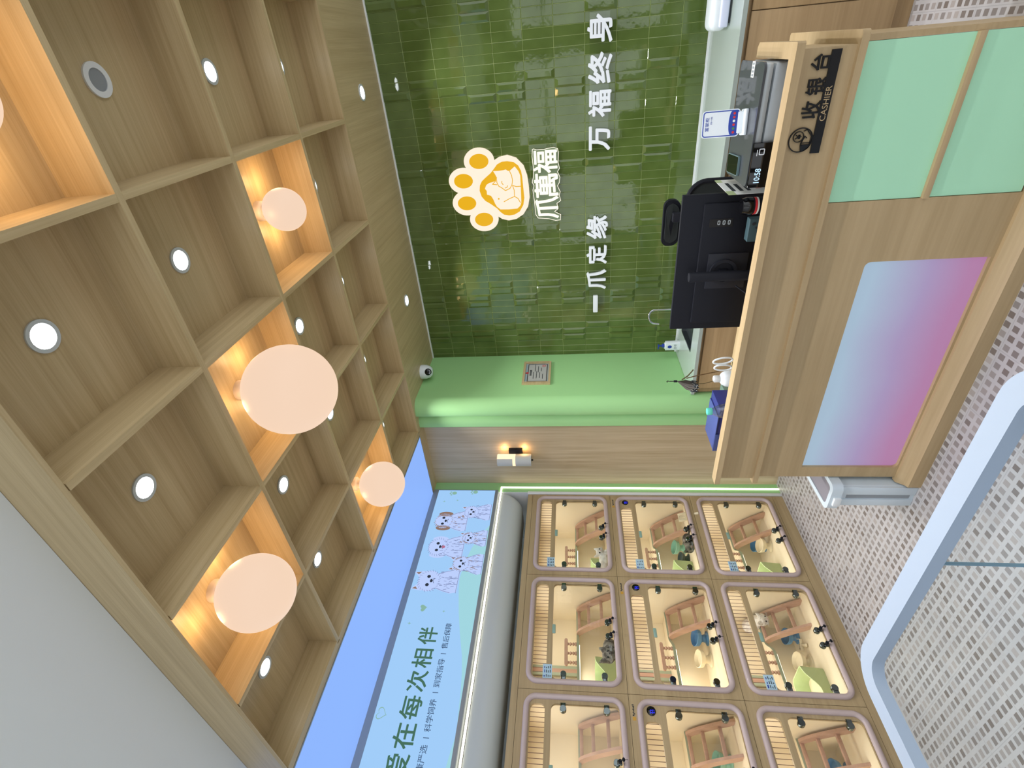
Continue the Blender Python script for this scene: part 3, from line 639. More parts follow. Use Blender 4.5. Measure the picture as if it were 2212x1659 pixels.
part(so, 'bottle_body', MB().prism([(x*1.0, y) for x, y in rrect(-2.058, -1.982, 3.53, 3.575, .018, 5)], 'xy', .770, .875).prism(rrect(-2.045, -1.995, 3.535, 3.57, .015, 5), 'xy', .875, .884), 'white_gloss')
part(so, 'pump', MB().lathe([(.015, .884), (.015, .90), (.006, .903), (.006, .922), (.012, .924), (.012, .932)], (-2.02, 3.552, 0), seg=16).box(-2.05, -2.015, 3.547, 3.557, .924, .932, .002), 'ink_blue')
lbm = MB().prism(circ(-2.02, .846, .013, .016, 20), 'xz', 3.5292, 3.5305, 0); text(lbm, 'soap' if False else '洗手', 'xz', -2.043, -1.997, .792, .815, 3.5292, 3.5305, 1)
part(so, 'printed_label', lbm, ['ink_blue', 'grey'])
ap = thing('countertop_appliance', (.28, 3.3, .77), 'white rounded long countertop appliance at the right end of the worktop', 'appliance')
part(ap, 'shell', MB().box(.0, .56, 3.245, 3.40, .778, .868, .036, seg=5), 'white_gloss')
part(ap, 'front_visor', MB().box(.012, .55, 3.235, 3.255, .781, .825, .009, seg=3), mat('lavender_white', S(216, 222, 246), .25))
part(ap, 'foot_pad', MB().box(.03, .53, 3.255, 3.39, .77, .779), 'darkgrey')

# ---------------------------------------------------------------- cash desk
dk = thing('cash_desk', (-.94, 2.15, 0), 'oak cash desk with mint panels, pink lit front and cashier lettering', 'desk')
X0, X1, YD = -1.827, -.06, 1.90
fp = MB().plate([(X0, .04), (-.531, .04), (-.531, .718), (X0, .718)], [[(-1.767, .125)]+[(-1.767, .52)]+[(-.772+.02*math.cos(R(a)), .50+.02*math.sin(R(a))) for a in range(90, -1, -18)]+[(-.752, .105)]+[(-1.747+.02*math.cos(R(a)), .122+.02*math.sin(R(a))) for a in range(270, 179, -18)]], 'xz', YD, YD+.022)
part(dk, 'front_panel', fp, 'desk_oak')
part(dk, 'light_panel', MB().box(-1.78, -.74, YD+.014, YD+.022, .09, .53), 'gradient')
part(dk, 'side_panel', MB().box(X0, X0+.02, YD+.022, 2.44, .0, .718), 'desk_oak')
part(dk, 'side_panel', MB().box(-.062, -.045, YD+.004, 2.44, .0, .718), 'desk_oak')
for a, b_ in ((.10, .393), (.407, .718)): part(dk, 'mint_panel', MB().box(-.529, -.063, YD+.004, YD+.022, a, b_), 'mint_panel')
part(dk, 'batten', MB().box(-.531, -.062, YD-.010, YD+.022, .388, .408, .001), 'desk_oak')
part(dk, 'plinth', MB().prism([(1.848, 0), (1.848, .056), (1.862, .062), (1.886, .094), (1.91, .094), (1.91, 0)], 'yz', -1.846, -.045), 'desk_oak')
part(dk, 'worktop', MB().prism(rrect(-1.848, -.03, 1.868, 2.45, .012, 4), 'xy', .718, .74), 'desk_oak')
part(dk, 'sign_board', MB().box(-1.822, -.066, 1.882, 1.898, .74, .902), 'desk_oak')
part(dk, 'end_board', MB().box(-.082, -.066, 1.898, 2.20, .74, .902), 'desk_oak')
cap = [(-1.826, 1.842), (-.05, 1.842), (-.045, 1.847), (-.045, 2.195), (-.06, 2.21), (-.09, 2.21), (-.09, 1.893), (-1.826, 1.893)]
part(dk, 'top_cap', MB().prism(cap, 'xy', .902, .926), 'desk_oak')
dkb = MB().box(-1.826, -.066, 2.40, 2.42, .35, .718); part(dk, 'modesty_panel', dkb, 'desk_oak')
m_ = MB(); YB = 1.882
bar = MB().box(-.359, -.0735, YB-.005, YB, .7825, .8105)
text(bar, 'CASHIER', 'xz', -.265, -.168, .788, .805, YB-.0056, YB-.004, 1)
part(dk, 'sign_bar', bar, ['blackletter', 'desk_oak'])
for ch, u0, u1 in (('收', -.255, -.207), ('银', -.190, -.144), ('台', -.124, -.083)):
    part(dk, 'character', text(MB(), ch, 'xz', u0, u1, .809, .862, YB-.006, YB, bold=.016), 'blackletter')
ic = MB().ring(circ(-.317, .848, .037, n=40), circ(-.317, .848, .0342, n=40), 'xz', YB-.006, YB)
ic.ring(circ(-.307, .856, .0165, n=28), circ(-.307, .856, .0145, n=28), 'xz', YB-.006, YB)
text(ic, '¥', 'xz', -.314, -.300, .847, .865, YB-.006, YB)
ic.stroke([(-.291, .842), (-.287, .833), (-.308, .816), (-.332, .818), (-.332, .845), (-.319, .842), (-.306, .836), (-.312, .830)], .0022, 'xz', YB-.006, YB)
ic.stroke([(-.326, .816), (-.326, .846)], .0018, 'xz', YB-.006, YB)
ic.prism([(-.3335, .816), (-.3335, .846), (-.352, .842), (-.349, .830), (-.342, .820)], 'xz', YB-.006, YB)
part(dk, 'coin_hand_emblem', ic, 'blackletter')

# ---------------------------------------------------------------- things on the cash desk
ZW = .74
pr = thing('receipt_printer', (-.28, 2.08, ZW), 'silver desktop printer with dark glossy lid and black clock display', 'printer')
part(pr, 'body', MB().box(-.472, -.097, 1.965, 2.225, ZW+.02, .937, .012).box(-.472, -.097, 1.962, 2.225, .939, .966, .01), 'silver')
part(pr, 'lid', MB().prism(rrect(-.474, -.094, 1.956, 2.222, .022, 6), 'xy', .964, .972), 'darkgrey')
part(pr, 'base_tray', MB().box(-.47, -.10, 1.958, 2.22, ZW, ZW+.02, .004), 'black')
dp = part(pr, 'display_panel', MB().box(-.474, -.328, 1.944, 1.966, .80, .969, .002), 'black_gloss')
dg_ = MB(); text(dg_, '10:58', 'xz', -.457, -.410, .933, .952, 1.9425, 1.9442)
part(dp, 'clock_digits', dg_, 'digits')
icn = MB().ring(rrect(-.366, -.346, .931, .949, .003, 3), rrect(-.3635, -.3485, .9335, .9465, .002, 3), 'xz', 1.9425, 1.9442).stroke([(-.368, .955), (-.35, .955)], .002, 'xz', 1.9425, 1.9442)
part(dp, 'screen_icon', icn, mat('icon_white', S(190, 195, 200), .5, emit=S(200, 205, 215), es=.3))
sl = MB().box(-.141, -.094+.0, 2.055, 2.085, .972, .9726, mi=0)
for k in range(4): sl.box(-.138+.011*k, -.131+.011*k, 2.06, 2.08, .9726, .9729, mi=1)
part(pr, 'white_sticker', sl, ['paper', 'grey'])
part(pr, 'paper_exit', MB().box(-.472, -.33, 1.945, 1.965, .752, .798, .002), 'white_gloss')
qs = thing('payment_stand', (-.275, 2.06, .972), 'small white payment sign stand with blue border on the printer', 'sign')
Tq = Matrix.Translation((-.275, 2.06, .972)) @ Matrix.Rotation(R(8), 4, 'Z') @ Matrix.Rotation(R(-10), 4, 'X')
part(qs, 'card', MB().prism(rrect(-.044, .044, .022, .147, .011, 6), 'xz', -.004, .004, T=Tq), 'white_gloss')
part(qs, 'foot', MB().box(-.042, .042, -.022, .03, 0, .012, .004, T=Matrix.Translation((-.275, 2.06, .972)) @ Matrix.Rotation(R(8), 4, 'Z')).box(-.035, .035, -.006, .008, .01, .03, .003, T=Tq), 'white_gloss')
pm = MB()
def addT(mbx, fn):
    t_ = MB(); fn(t_); mbx.v += [tuple(Tq @ Vector(p)) for p in t_.v]; o_ = len(mbx.v)-len(t_.v); mbx.f += [tuple(i+o_ for i in f_) for f_ in t_.f]; mbx.m += t_.m
addT(pm, lambda q: q.ring(rrect(-.041, .041, .025, .144, .009, 5), rrect(-.038, .038, .028, .141, .007, 5), 'xz', -.0046, -.003, 0))
addT(pm, lambda q: q.prism([(-.038, .028), (.038, .028), (.038, .049)]+[(.038*math.cos(R(a)), .049+.009*math.sin(R(a))) for a in range(15, 180, 15)]+[(-.038, .049)], 'xz', -.0046, -.003, 0))
addT(pm, lambda q: text(q, '富掌柜', 'xz', -.022, .022, .123, .136, -.0046, -.003, 0))
addT(pm, lambda q: text(q, '扫一扫', 'xz', .0, .024, .113, .119, -.0046, -.003, 0))
for k, mi in enumerate((1, 2, 1, 3, 1, 1)):
    addT(pm, lambda q: q.prism(circ(-.030+.012*k, .041, .0042, n=14), 'xz', -.0052, -.004, mi))
part(qs, 'printed_face', pm, ['ink_blue', 'red', 'cushion_green', 'paper'])
ph = thing('smartphone', (-.41, 2.12, .973), 'dark smartphone lying face up on the printer lid', 'phone')
Tp = Matrix.Translation((-.425, 2.12, .973)) @ Matrix.Rotation(R(4), 4, 'Z') @ Matrix.Scale(1, 4)
part(ph, 'body', MB().prism(rrect(-.034, .034, -.068, .068, .009, 5), 'xy', 0, .008, T=Tp), mat('teal_grey_case', S(104, 128, 132), .3, metal=.3))
part(ph, 'screen', MB().prism(rrect(-.031, .031, -.065, .065, .007, 5), 'xy', .008, .0086, T=Tp), 'black_gloss')
lf = thing('leaflet', (-.53, 2.06, ZW), 'white printed leaflet standing between the printer and the monitor', 'leaflet')
A_, B_, C_ = Vector((-.507, 2.0, 1.012)), Vector((-.507, 2.0, ZW+.001)), Vector((-.503, 2.22, 1.012))
ex = (C_-A_); ez = (A_-B_); nn = ex.cross(ez).normalized()
def lfp(a, b2, d): return tuple(B_+ex*a+ez*b2+nn*d)
def lfbox(mb_, a0, a1, b0, b1, d0, d1, mi): mb_.add([lfp(a, b2, d) for d in (d0, d1) for a, b2 in ((a0, b0), (a1, b0), (a1, b1), (a0, b1))], [(0, 1, 2, 3), (4, 5, 6, 7), (0, 1, 5, 4), (1, 2, 6, 5), (2, 3, 7, 6), (3, 0, 4, 7)], mi)
m_ = MB(); lfbox(m_, 0, 1, 0, 1, -.0006, .0006, 0); part(lf, 'sheet', m_, 'paper')
m_ = MB()
for k in range(3): lfbox(m_, .2, .75-.1*k, .86-.1*k, .91-.1*k, .0006, .001, 0); lfbox(m_, .2, .75-.1*k, .86-.1*k, .91-.1*k, -.001, -.0006, 0)
lfbox(m_, .3, .7, .5, .58, -.001, .001, 1); lfbox(m_, 0, .22, .9, 1, -.001, .001, 2); lfbox(m_, .82, 1, .92, 1, -.001, .001, 2)
for k in range(5): lfbox(m_, .1, .9, .36-.06*k, .385-.06*k, -.001, .001, 3)
part(lf, 'print', m_, ['ink', 'pink', 'litter', 'grey'])
mo = thing('computer_monitor', (-.84, 2.15, ZW), 'black computer monitor seen from behind on the cash desk', 'monitor')
part(mo, 'housing', MB().box(-1.134, -.536, 2.145, 2.165, .785, 1.146, .003).box(-1.10, -.57, 2.132, 2.147, .80, 1.06, .006), 'black')
part(mo, 'screen', MB().box(-1.128, -.542, 2.165, 2.1665, .795, 1.14), 'black_gloss')
pt = part(mo, 'port_panel', MB().box(-.665, -.632, 2.1305, 2.134, .942, 1.034), mat('port_panel_black', S(14, 14, 18), .4))
for z in (.997, .977, .957): part(pt, 'socket', MB().ring(rrect(-.656, -.638, z-.0052, z+.0052, .004, 4), rrect(-.653, -.641, z-.0025, z+.0025, .002, 4), 'xz', 2.129, 2.132), 'silver')
part(mo, 'bracket_plate', MB().box(-.93, -.775, 2.124, 2.133, .86, 1.02, .001).ring(circ(-.853, .955, .055, n=32), circ(-.853, .955, .042, n=32), 'xz', 2.112, 2.128), mat('charcoal_plastic', S(34, 36, 44), .5, spec=.3))
part(mo, 'stand', MB().lathe([(.021, ZW), (.021, 1.10), (.019, 1.104)], (-.854, 2.075, 0), seg=20).box(-.868, -.84, 2.075, 2.128, .935, .975, .004).box(-.97, -.74, 2.0, 2.30, ZW, ZW+.012, .004), 'black')
part(mo, 'cable', MB().tube([(-.91, 2.10, .90), (-.93, 2.04, .86), (-.93, 1.99, .80), (-.90, 1.98, .748)], .003, 6), 'black')
tb = thing('travel_cup', (-.547, 1.985, ZW), 'black travel cup with red and white band below the monitor', 'cup')
part(tb, 'cup_body', MB().lathe([(.026, ZW), (.029, .86), (.03, .93)], (-.547, 1.985, 0), seg=24), 'black')
part(tb, 'lid', MB().lathe([(.031, .93), (.0315, .95), (.027, .966), (.0, .967)], (-.547, 1.985, 0), seg=24), 'black_gloss')
part(tb, 'band', MB().lathe([(.0303, .917), (.0306, .925)], (-.547, 1.985, 0), seg=24, mi=0).lathe([(.0302, .911), (.0304, .9165)], (-.547, 1.985, 0), seg=24, mi=1), ['red', 'paper'])
db = thing('teal_box', (-.655, 2.05, ZW), 'dark teal printed box low behind the desk ledge under the monitor', 'box')
part(db, 'box_body', MB().box(-.70, -.612, 2.035, 2.075, ZW, .908, .002), mat('dark_teal_card', S(50, 74, 80), .5))
part(db, 'print', MB().prism(circ(-.63, .893, .006, n=14), 'xz', 2.0335, 2.036).prism(circ(-.645, .88, .005, n=14), 'xz', 2.0335, 2.036).stroke([(-.665, .872), (-.695, .872)], .002, 'xz', 2.0335, 2.036), 'ink')
pcup = solo('pen_cup', MB().lathe([(.034, ZW), (.036, ZW+.10), (.033, ZW+.10), (.031, ZW+.005), (0, ZW+.005)], (-1.245, 2.01, 0), seg=24), 'white_gloss', (-1.245, 2.01, ZW), 'white pen cup holding the scissors behind the desk ledge', 'cup')
sz = thing('scissors', (-1.245, 2.005, ZW+.008), 'white handled scissors standing handles up behind the desk ledge', 'scissors')
def loop(cx, cz, rx, rz, tilt):
    return [(cx+rx*math.cos(a)*math.cos(tilt)-rz*math.sin(a)*math.sin(tilt), 2.005, cz+rx*math.cos(a)*math.sin(tilt)+rz*math.sin(a)*math.cos(tilt)) for a in [2*PI*k/28 for k in range(28)]]
part(sz, 'handle', MB().tube(loop(-1.226, .931, .015, .041, .14), .0042, 8, True), 'white_gloss')
part(sz, 'handle', MB().tube(loop(-1.262, .925, .014, .038, -.02), .0042, 8, True), 'white_gloss')
part(sz, 'blade', MB().prism([(-1.232, .89), (-1.246, .89), (-1.243, ZW+.01)], 'xz', 2.004, 2.006), 'chrome')
part(sz, 'blade', MB().prism([(-1.246, .89), (-1.258, .89), (-1.247, ZW+.01)], 'xz', 2.002, 2.004), 'chrome')
wb = thing('lotion_bottle', (-1.338, 2.03, ZW), 'white flip top lotion bottle between the scissors and blue box', 'bottle')
part(wb, 'bottle_body', MB().lathe([(.0, ZW), (.036, ZW), (.038, .88), (.036, .90), (.028, .915), (.015, .924)], (-1.338, 2.03, 0), seg=28), 'white_gloss')
part(wb, 'cap', MB().lathe([(.0155, .923), (.0165, .925), (.0165, .947), (.014, .951), (0, .951)], (-1.338, 2.03, 0), seg=24), 'white')
fw = thing('feather_wand', (-1.28, 2.0, ZW), 'cat teaser wand with grey spotted feathers standing on the cash desk', 'cat toy')
part(fw, 'stick', MB().tube([(-1.272, 2.02, ZW+.01), (-1.275, 2.01, .90), (-1.300, 2.0, 1.04), (-1.312, 2.0, 1.08)], .0022, 6), mat('brown_stick', S(92, 66, 30), .5))
part(fw, 'string', MB().tube([(-1.328, 2.0, 1.168), (-1.326, 2.0, 1.12), (-1.345, 2.0, 1.06), (-1.343, 2.0, 1.0), (-1.336, 2.01, .952)], .0014, 5).tube([(-1.320, 2.0, 1.10), (-1.298, 2.0, 1.075), (-1.28, 2.0, 1.063), (-1.266, 2.0, 1.055)], .0028, 6), mat('olive_cord', S(70, 62, 28), .6))
part(fw, 'hook', MB().tube([(-1.3275, 2.0, 1.12), (-1.3275, 2.0, 1.135)], .005, 8).tube([(-1.3275, 2.0, 1.135), (-1.3275, 2.0, 1.155)], .002, 6).tube([(-1.328+.004*math.cos(R(a)), 2.0, 1.162+.004*math.sin(R(a))) for a in range(-90, 200, 30)], .0013, 5), 'black')
ft = MB(); rq = random.Random(11)
for k in range(34):
    a = rq.uniform(-.24, .30); ln = rq.uniform(.065, .105); dy = rq.uniform(-.02, .02); wd = rq.uniform(.003, .006); o_ = Vector((-1.3265, 2.0, 1.122))
    tip = o_+Vector((-.015-.12*max(0, a)+.05*min(0, a)*1.2, dy, -ln)); mid = (o_+tip)/2+Vector((-.012*a-.004, dy*.6, 0)); sp_ = mi_ = (0 if k % 3 else 1)
    ft.add([tuple(o_), tuple(mid+Vector((wd, 0, 0))), tuple(tip), tuple(mid-Vector((wd, 0, 0)))], [(0, 1, 2, 3)], 0)
    if k % 2 == 0:
        q_ = tip+(mid-tip)*.25; ft.ball(tuple(q_), (.006, .002, .011), 10, 1)
        for z_ in range(4): ft.ball(tuple(q_+Vector((rq.uniform(-.005, .005), -.002, rq.uniform(-.009, .009)))), .0011, 6, 2)
part(fw, 'feathers', ft, [mat('grey_down', S(110, 104, 98), .9), 'ink', 'white'], kind='stuff')
nb = thing('navy_box', (-1.66, 2.14, ZW), 'navy blue gift box at the left end of the cash desk', 'box')
part(nb, 'box_body', MB().box(-1.80, -1.545, 2.07, 2.24, ZW, .882, .002), 'navy')
part(nb, 'lid_flap', MB().box(-1.80, -1.59, 2.065, 2.235, .883, .888, .001).box(-1.806, -1.70, 2.062, 2.07, .84, .888, .001), mat('slate_blue_card', S(66, 80, 140), .5))
bt_ = thing('water_bottle', (-1.503, 2.0, ZW), 'clear plastic water bottle with turquoise cap in front of navy box', 'bottle')
part(bt_, 'bottle_body', MB().lathe([(0, ZW), (.034, ZW), (.036, .80), (.034, .84), (.0365, .88), (.030, .915), (.017, .938), (.0135, .945)], (-1.503, 2.0, 0), seg=28), 'clear')
part(bt_, 'cap', MB().lathe([(.0165, .944), (.0172, .948), (.0172, .964), (.0155, .967), (0, .967)], (-1.503, 2.0, 0), seg=28), 'teal')
part(bt_, 'water', MB().lathe([(0, ZW+.002), (.0325, ZW+.002), (.0325, .84), (0, .84)], (-1.503, 2.0, 0), seg=24), 'clear')
gb = solo('grey_green_box', MB().box(-1.64, -1.57, 2.27, 2.34, ZW, .812, .003), mat('slate_green_card', S(96, 120, 108), .5), (-1.605, 2.3, ZW), 'small grey green box behind the navy box on the desk', 'box')
# office chair behind the desk
oc_ = thing('office_chair', (-.80, 2.72, 0), 'black mesh office chair with headrest behind the monitor', 'chair')
def curved(x0, x1, z0, z1, y, d, bow, nseg=12, r=.04):
    m = MB(); P = rrect(x0, x1, z0, z1, r, 6); xc = (x0+x1)/2; hw = (x1-x0)/2
    f_ = lambda u: y-bow*((u-xc)/hw)**2
    n_ = len(P); m.add([(u, f_(u), v) for u, v in P]+[(u, f_(u)+d, v) for u, v in P], [tuple(range(n_)), tuple(range(n_, 2*n_))]+[(i, (i+1) % n_, n_+(i+1) % n_, n_+i) for i in range(n_)])
    return m
part(oc_, 'headrest', curved(-.99, -.738, .999, 1.09, 2.85, .03, -.03), 'black')
part(oc_, 'headrest_pad', curved(-.972, -.756, 1.008, 1.078, 2.845, .008, -.03), 'mesh_black')
HR = rrect(-1.0, -.632, .50, .985, .09, 6)
part(oc_, 'back_frame', MB().tube([(u, 2.80, v) for u, v in HR], .013, 8, True), 'black')
part(oc_, 'back_mesh', MB().prism(HR, 'xz', 2.797, 2.803), 'mesh_black')
part(oc_, 'seat', MB().box(-1.03, -.60, 2.44, 2.80, .42, .49, .03, seg=4), 'mesh_black')
part(oc_, 'spine', MB().box(-.84, -.79, 2.81, 2.84, .42, 1.05, .006), 'black')
for s_ in (-1, 1): part(oc_, 'armrest', MB().box(-.815+s_*.24-.03, -.815+s_*.24+.03, 2.50, 2.72, .64, .665, .01).box(-.815+s_*.24-.015, -.815+s_*.24+.015, 2.60, 2.64, .43, .645, .004), 'black')
part(oc_, 'gas_column', MB().lathe([(.028, .09), (.028, .42)], (-.815, 2.64, 0), seg=16), 'black')
for k in range(5):
    a = R(72*k+10); e_ = Vector((-.815+.28*math.cos(a), 2.64+.28*math.sin(a), .06))
    lg_ = part(oc_, 'leg', MB().tube([(-.815, 2.64, .11), tuple(e_+Vector((0, 0, .025)))], [.022, .014], 8), 'black')
    part(lg_, 'castor', MB().lathe([(0, -.012), (.026, -.012), (.026, .012), (0, .012)], (e_.x, e_.y, .0265), 'y', 16), 'black')

# ---------------------------------------------------------------- slim bin beside the desk
bn = thing('waste_bin', (-1.92, 1.96, 0), 'slim white waste bin with grey lid beside the cash desk', 'bin')
part(bn, 'body', MB().prism(rrect(-1.975, -1.855, 1.862, 2.09, .012, 4), 'xy', 0, .345), 'bin_white')
part(bn, 'lid_rim', MB().ring(rrect(-1.995, -1.838, 1.838, 2.11, .03, 5), rrect(-1.972, -1.86, 1.862, 2.09, .02, 5), 'xy', .335, .383), 'bin_white')
part(bn, 'lid', MB().prism(rrect(-1.974, -1.858, 1.86, 2.092, .02, 5), 'xy', .345, .379), 'greylid')
part(bn, 'pedal_slot', MB().box(-1.93, -1.908, 1.8605, 1.8635, .02, .30), 'grey')
part(bn, 'side_rail', MB().box(-1.976, -1.935, 1.856, 1.866, .0, .33, .003).box(-1.905, -1.857, 1.856, 1.866, .0, .33, .003), 'bin_white')
part(bn, 'handle_tab', MB().box(-1.955, -1.905, 1.826, 1.842, .335, .368, .003), 'white')

# ---------------------------------------------------------------- cages
F1 = 1.353; PW, PH = .76, .623
def cage(kind):
    Y0, F = 2.20, F1
    o = thing('cat_cage', (XL, Y0+.38, F-.03), 'x', 'cage', 'glass fronted cat cages on the left wall')
    ya, yb = Y0+.0012, Y0+PW-.0012
    vy = (Y0+.068, Y0+(.685 if kind == 'plain' else .626))
    win = rrect(Y0+.063, Y0+.688, F+.025, F+.401, .028, 5); ven = rrect(vy[0], vy[1], F+.434, F+.516, .026, 5)
    part(o, 'front_panel', MB().plate([(ya, F-.029), (yb, F-.029), (yb, F+.592), (ya, F+.592)], [win, ven], 'yz', XL-.018, XL), 'cage_oak')
    x0 = -3.58
    inn = MB()
    inn.box(x0-.01, x0, ya, yb, F-.028, F+.59); inn.box(x0, XL-.0185, ya, ya+.012, F-.028, F+.59); inn.box(x0, XL-.0185, yb-.012, yb, F-.028, F+.59)
    inn.box(x0, XL-.0185, ya+.012, yb-.012, F-.028, F+.006); inn.box(x0, XL-.0185, ya+.012, yb-.012, F+.56, F+.59)
    part(o, 'interior', inn, 'cream')
    fr = rrect(Y0+.046, Y0+.724, F+.009, F+.539, .055, 8)
    part(o, 'frame', MB().tube([(XL+.001, u, v) for u, v in fr], .016, 10, True), 'taupe')
    part(o, 'inner_rebate', MB().ring(rrect(Y0+.059, Y0+.692, F+.021, F+.405, .03, 5), win, 'yz', XL-.004, XL+.0015), 'cage_oak')
    g = MB(); k = vy[0]+.012
    while k < vy[1]-.006: g.tube([(XL-.010, k, F+.433), (XL-.010, k, F+.517)], .0016, 6); k += .0245
    part(o, 'vent_grille', g, mat('bronze_bar', S(120, 92, 78), .4, metal=.4) if 'bronze_bar' not in bpy.data.materials else bpy.data.materials['bronze_bar'])
    for s, (a, b_) in ((1, (Y0+.3775, Y0+.686)), (-1, (Y0+.065, Y0+.3745))):
        d = part(o, 'glass_door', MB().box(XL-.012, XL-.006, a, b_, F+.027, F+.399), 'glass')
        hy = Y0+.664 if s > 0 else Y0+.092
        for hz in (F+.333, F+.093):
            h = MB().lathe([(0, XL-.016), (.0185, XL-.016), (.0185, XL+.004), (.0165, XL+.0075), (0, XL+.0075)], (0, hy, hz), 'x', 20)
            h.box(XL-.008, XL+.005, min(hy, hy+s*.030), max(hy, hy+s*.030), hz-.014, hz+.014, .001)
            part(d, 'hinge', h, 'dark_chrome')
        ly = Y0+.425 if s > 0 else Y0+.334
        l = MB().lathe([(0, XL-.016), (.0175, XL-.016), (.0175, XL+.004), (.016, XL+.006), (0, XL+.006)], (0, ly, F+.057), 'x', 20)
        l.box(XL-.006, XL+.010, ly-.011, ly+.011, F+.03, F+.056, .004)
        part(d, 'lock', l, 'dark_chrome')
        part(d, 'key', MB().tube([(XL+.008, ly, F+.042), (XL+.03, ly, F+.042)], .009, 12).tube([(XL+.03, ly, F+.042), (XL+.046, ly, F+.03)], .003, 6).ball((XL+.047, ly, F+.026), (.004, .010, .008), 12).tube([(XL+.047, ly, F+.02), (XL+.047, ly, F+.004)], .0012, 5), 'black')
    part(o, 'door_stop', MB().box(XL-.006, XL+.003, Y0+.338, Y0+.397, F+.383, F+.405, .004), 'glass_tab')
    zt = F+.251
    cur = [(-3.33-.11*(.5-.5*math.cos(PI*t_/10)), Y0+.42+.15*t_/10) for t_ in range(11)]
    plan = [(-3.579, Y0+.0145), (-3.33, Y0+.0145)]+cur+[(-3.44, Y0+.7455), (-3.579, Y0+.7455)]
    part(o, 'shelf', MB().prism(plan, 'xy', zt-.012, zt, 0), 'cream')
    e = MB(); ed = [(-3.33, Y0+.0145)]+cur+[(-3.44, Y0+.7455)]
    for (p, q) in zip(ed, ed[1:]): e.add([(p[0], p[1], zt-.014), (q[0], q[1], zt-.014), (q[0], q[1], zt+.003), (p[0], p[1], zt+.003), (p[0]+.004, p[1], zt-.014), (q[0]+.004, q[1], zt-.014), (q[0]+.004, q[1], zt+.003), (p[0]+.004, p[1], zt+.003)], [(0, 1, 2, 3), (4, 5, 6, 7), (0, 1, 5, 4), (3, 2, 6, 7), (0, 3, 7, 4), (1, 2, 6, 5)])
    part(o, 'shelf_edging', e, 'edge_green')
    part(o, 'led_strip', MB().box(-3.342, -3.332, Y0+.02, Y0+.42, zt-.0175, zt-.0125), 'cage_led')
    part(o, 'led_strip', MB().box(-3.115, -3.10, Y0+.03, Y0+.73, F+.553, F+.5595), 'cage_led')
    for nm_, x_, y_, z_, sy_, w_ in (('top', -3.30, Y0+.38, F+.552, .5, CAGE_W), ('low', -3.45, Y0+.22, zt-.02, .3, CAGE_W*.55)):  # unseen fill lights added to brighten the interior beyond its led strips
        ld_ = bpy.data.lights.new('cage_fill_light', 'AREA'); ld_.shape = 'RECTANGLE'; ld_.size = .2; ld_.size_y = sy_; ld_.energy = w_; ld_.color = (1, .955, .88)
        lo_ = bpy.data.objects.new('cage_fill_light', ld_); COL.objects.link(lo_); lo_.parent = o; lo_.location = Vector((x_, y_, z_))-wl(o)
    # arched ladder
    lad = MB()
    def rail(y):
        up = []; lo = []
        for t_ in range(11):
            q = t_/10; x = -3.43+.205*q; z = zt+.002-(zt-F-.010)*(q**1.4)
            up.append((x+.022, z)); lo.append((x-.026, z-.016))
        lo[-1] = (lo[-1][0], F+.0065); up[-1] = (up[-1][0], F+.0065)
        return MB().prism(up+lo[::-1], 'xz', y, y+.016)
    la_ = part(o, 'ladder', MB().add(rail(Y0+.545).v, rail(Y0+.545).f).add(rail(Y0+.715).v, rail(Y0+.715).f), 'ladder')
    for q in (.06, .42, .74):
        x = -3.43+.205*q-.004; z = zt-.008-(zt-F-.010)*(q**1.4)
        part(la_, 'rung', MB().box(x-.012, x+.008, Y0+.5605, Y0+.7155, z-.014, z+.006, .002), 'ladder')
    ra = MB().prism(rrect(Y0+.285, Y0+.465, zt+.062, zt+.084, .0108, 5), 'yz', -3.349, -3.333)
    rl = part(o, 'railing', ra, 'ladder')
    for y in (Y0+.43, Y0+.368, Y0+.307):
        part(rl, 'baluster', MB().lathe([(.007, zt), (.012, zt+.004), (.012, zt+.012), (.006, zt+.017), (.012, zt+.026), (.0045, zt+.034), (.012, zt+.044), (.006, zt+.052), (.010, zt+.062)], (-3.341, y, 0), seg=12), 'ladder')
    hp = MB()
    for mi, (q0, q1) in enumerate(((.0, .012), (.012, .028), (.028, .04))):
        hp.box(-3.56, -3.545, Y0+.325+q0*1.6, Y0+.325+q1*1.6, zt, F+.559, mi=0 if mi != 1 else 1)
    part(o, 'striped_post', hp, ['edge_green', 'ladder'])
    if kind == 'display':
        d = part(o, 'temperature_display', MB().lathe([(0, XL-.002), (.0245, XL-.002), (.0245, XL+.002), (.022, XL+.0035), (0, XL+.0035)], (0, Y0+.679, F+.477+.0), 'x', 28), 'black_gloss')
        t_ = MB(); text(t_, '22', 'yz', Y0+.665, Y0+.685, F+.470, F+.484, XL+.0034, XL+.0042, bold=.02); text(t_, '51', 'yz', Y0+.667, Y0+.684, F+.459, F+.467, XL+.0034, XL+.0042)
        part(d, 'digits', t_, 'blue_digits')
        t_ = MB(); rr = random.Random(2)
        t_.box(XL-.0005, XL+.0008, Y0+.627, Y0+.645, F+.562, F+.580, mi=1)
        for k in range(8): t_.box(XL-.0005, XL+.0008, Y0+.650+k*.0075, Y0+.655+k*.0075, F+.568+rr.uniform(-.003, .002), F+.574+rr.uniform(0, .005), mi=0)
        part(o, 'maker_mark', t_, ['ink', 'gold'])
    return o
CG = {'plain': cage('plain'), 'display': cage('display')}
POSC = ['next to the green corner', 'in the middle column', 'at the photo edge']
CONT = {(0, 0): 'with white kitten inside', (1, 0): 'with dark kitten lying at the door', (2, 0): 'with blue and cream bowls inside', (0, 1): 'with grey kitten behind the lock',
        (1, 1): 'with blue and cream pedestal bowls inside', (2, 1): 'with white kitten on its shelf', (0, 2): 'with no label card', (1, 2): 'with mint bowl behind the ladder', (2, 2): 'with blue bowl behind the ladder'}
CAGES = {}
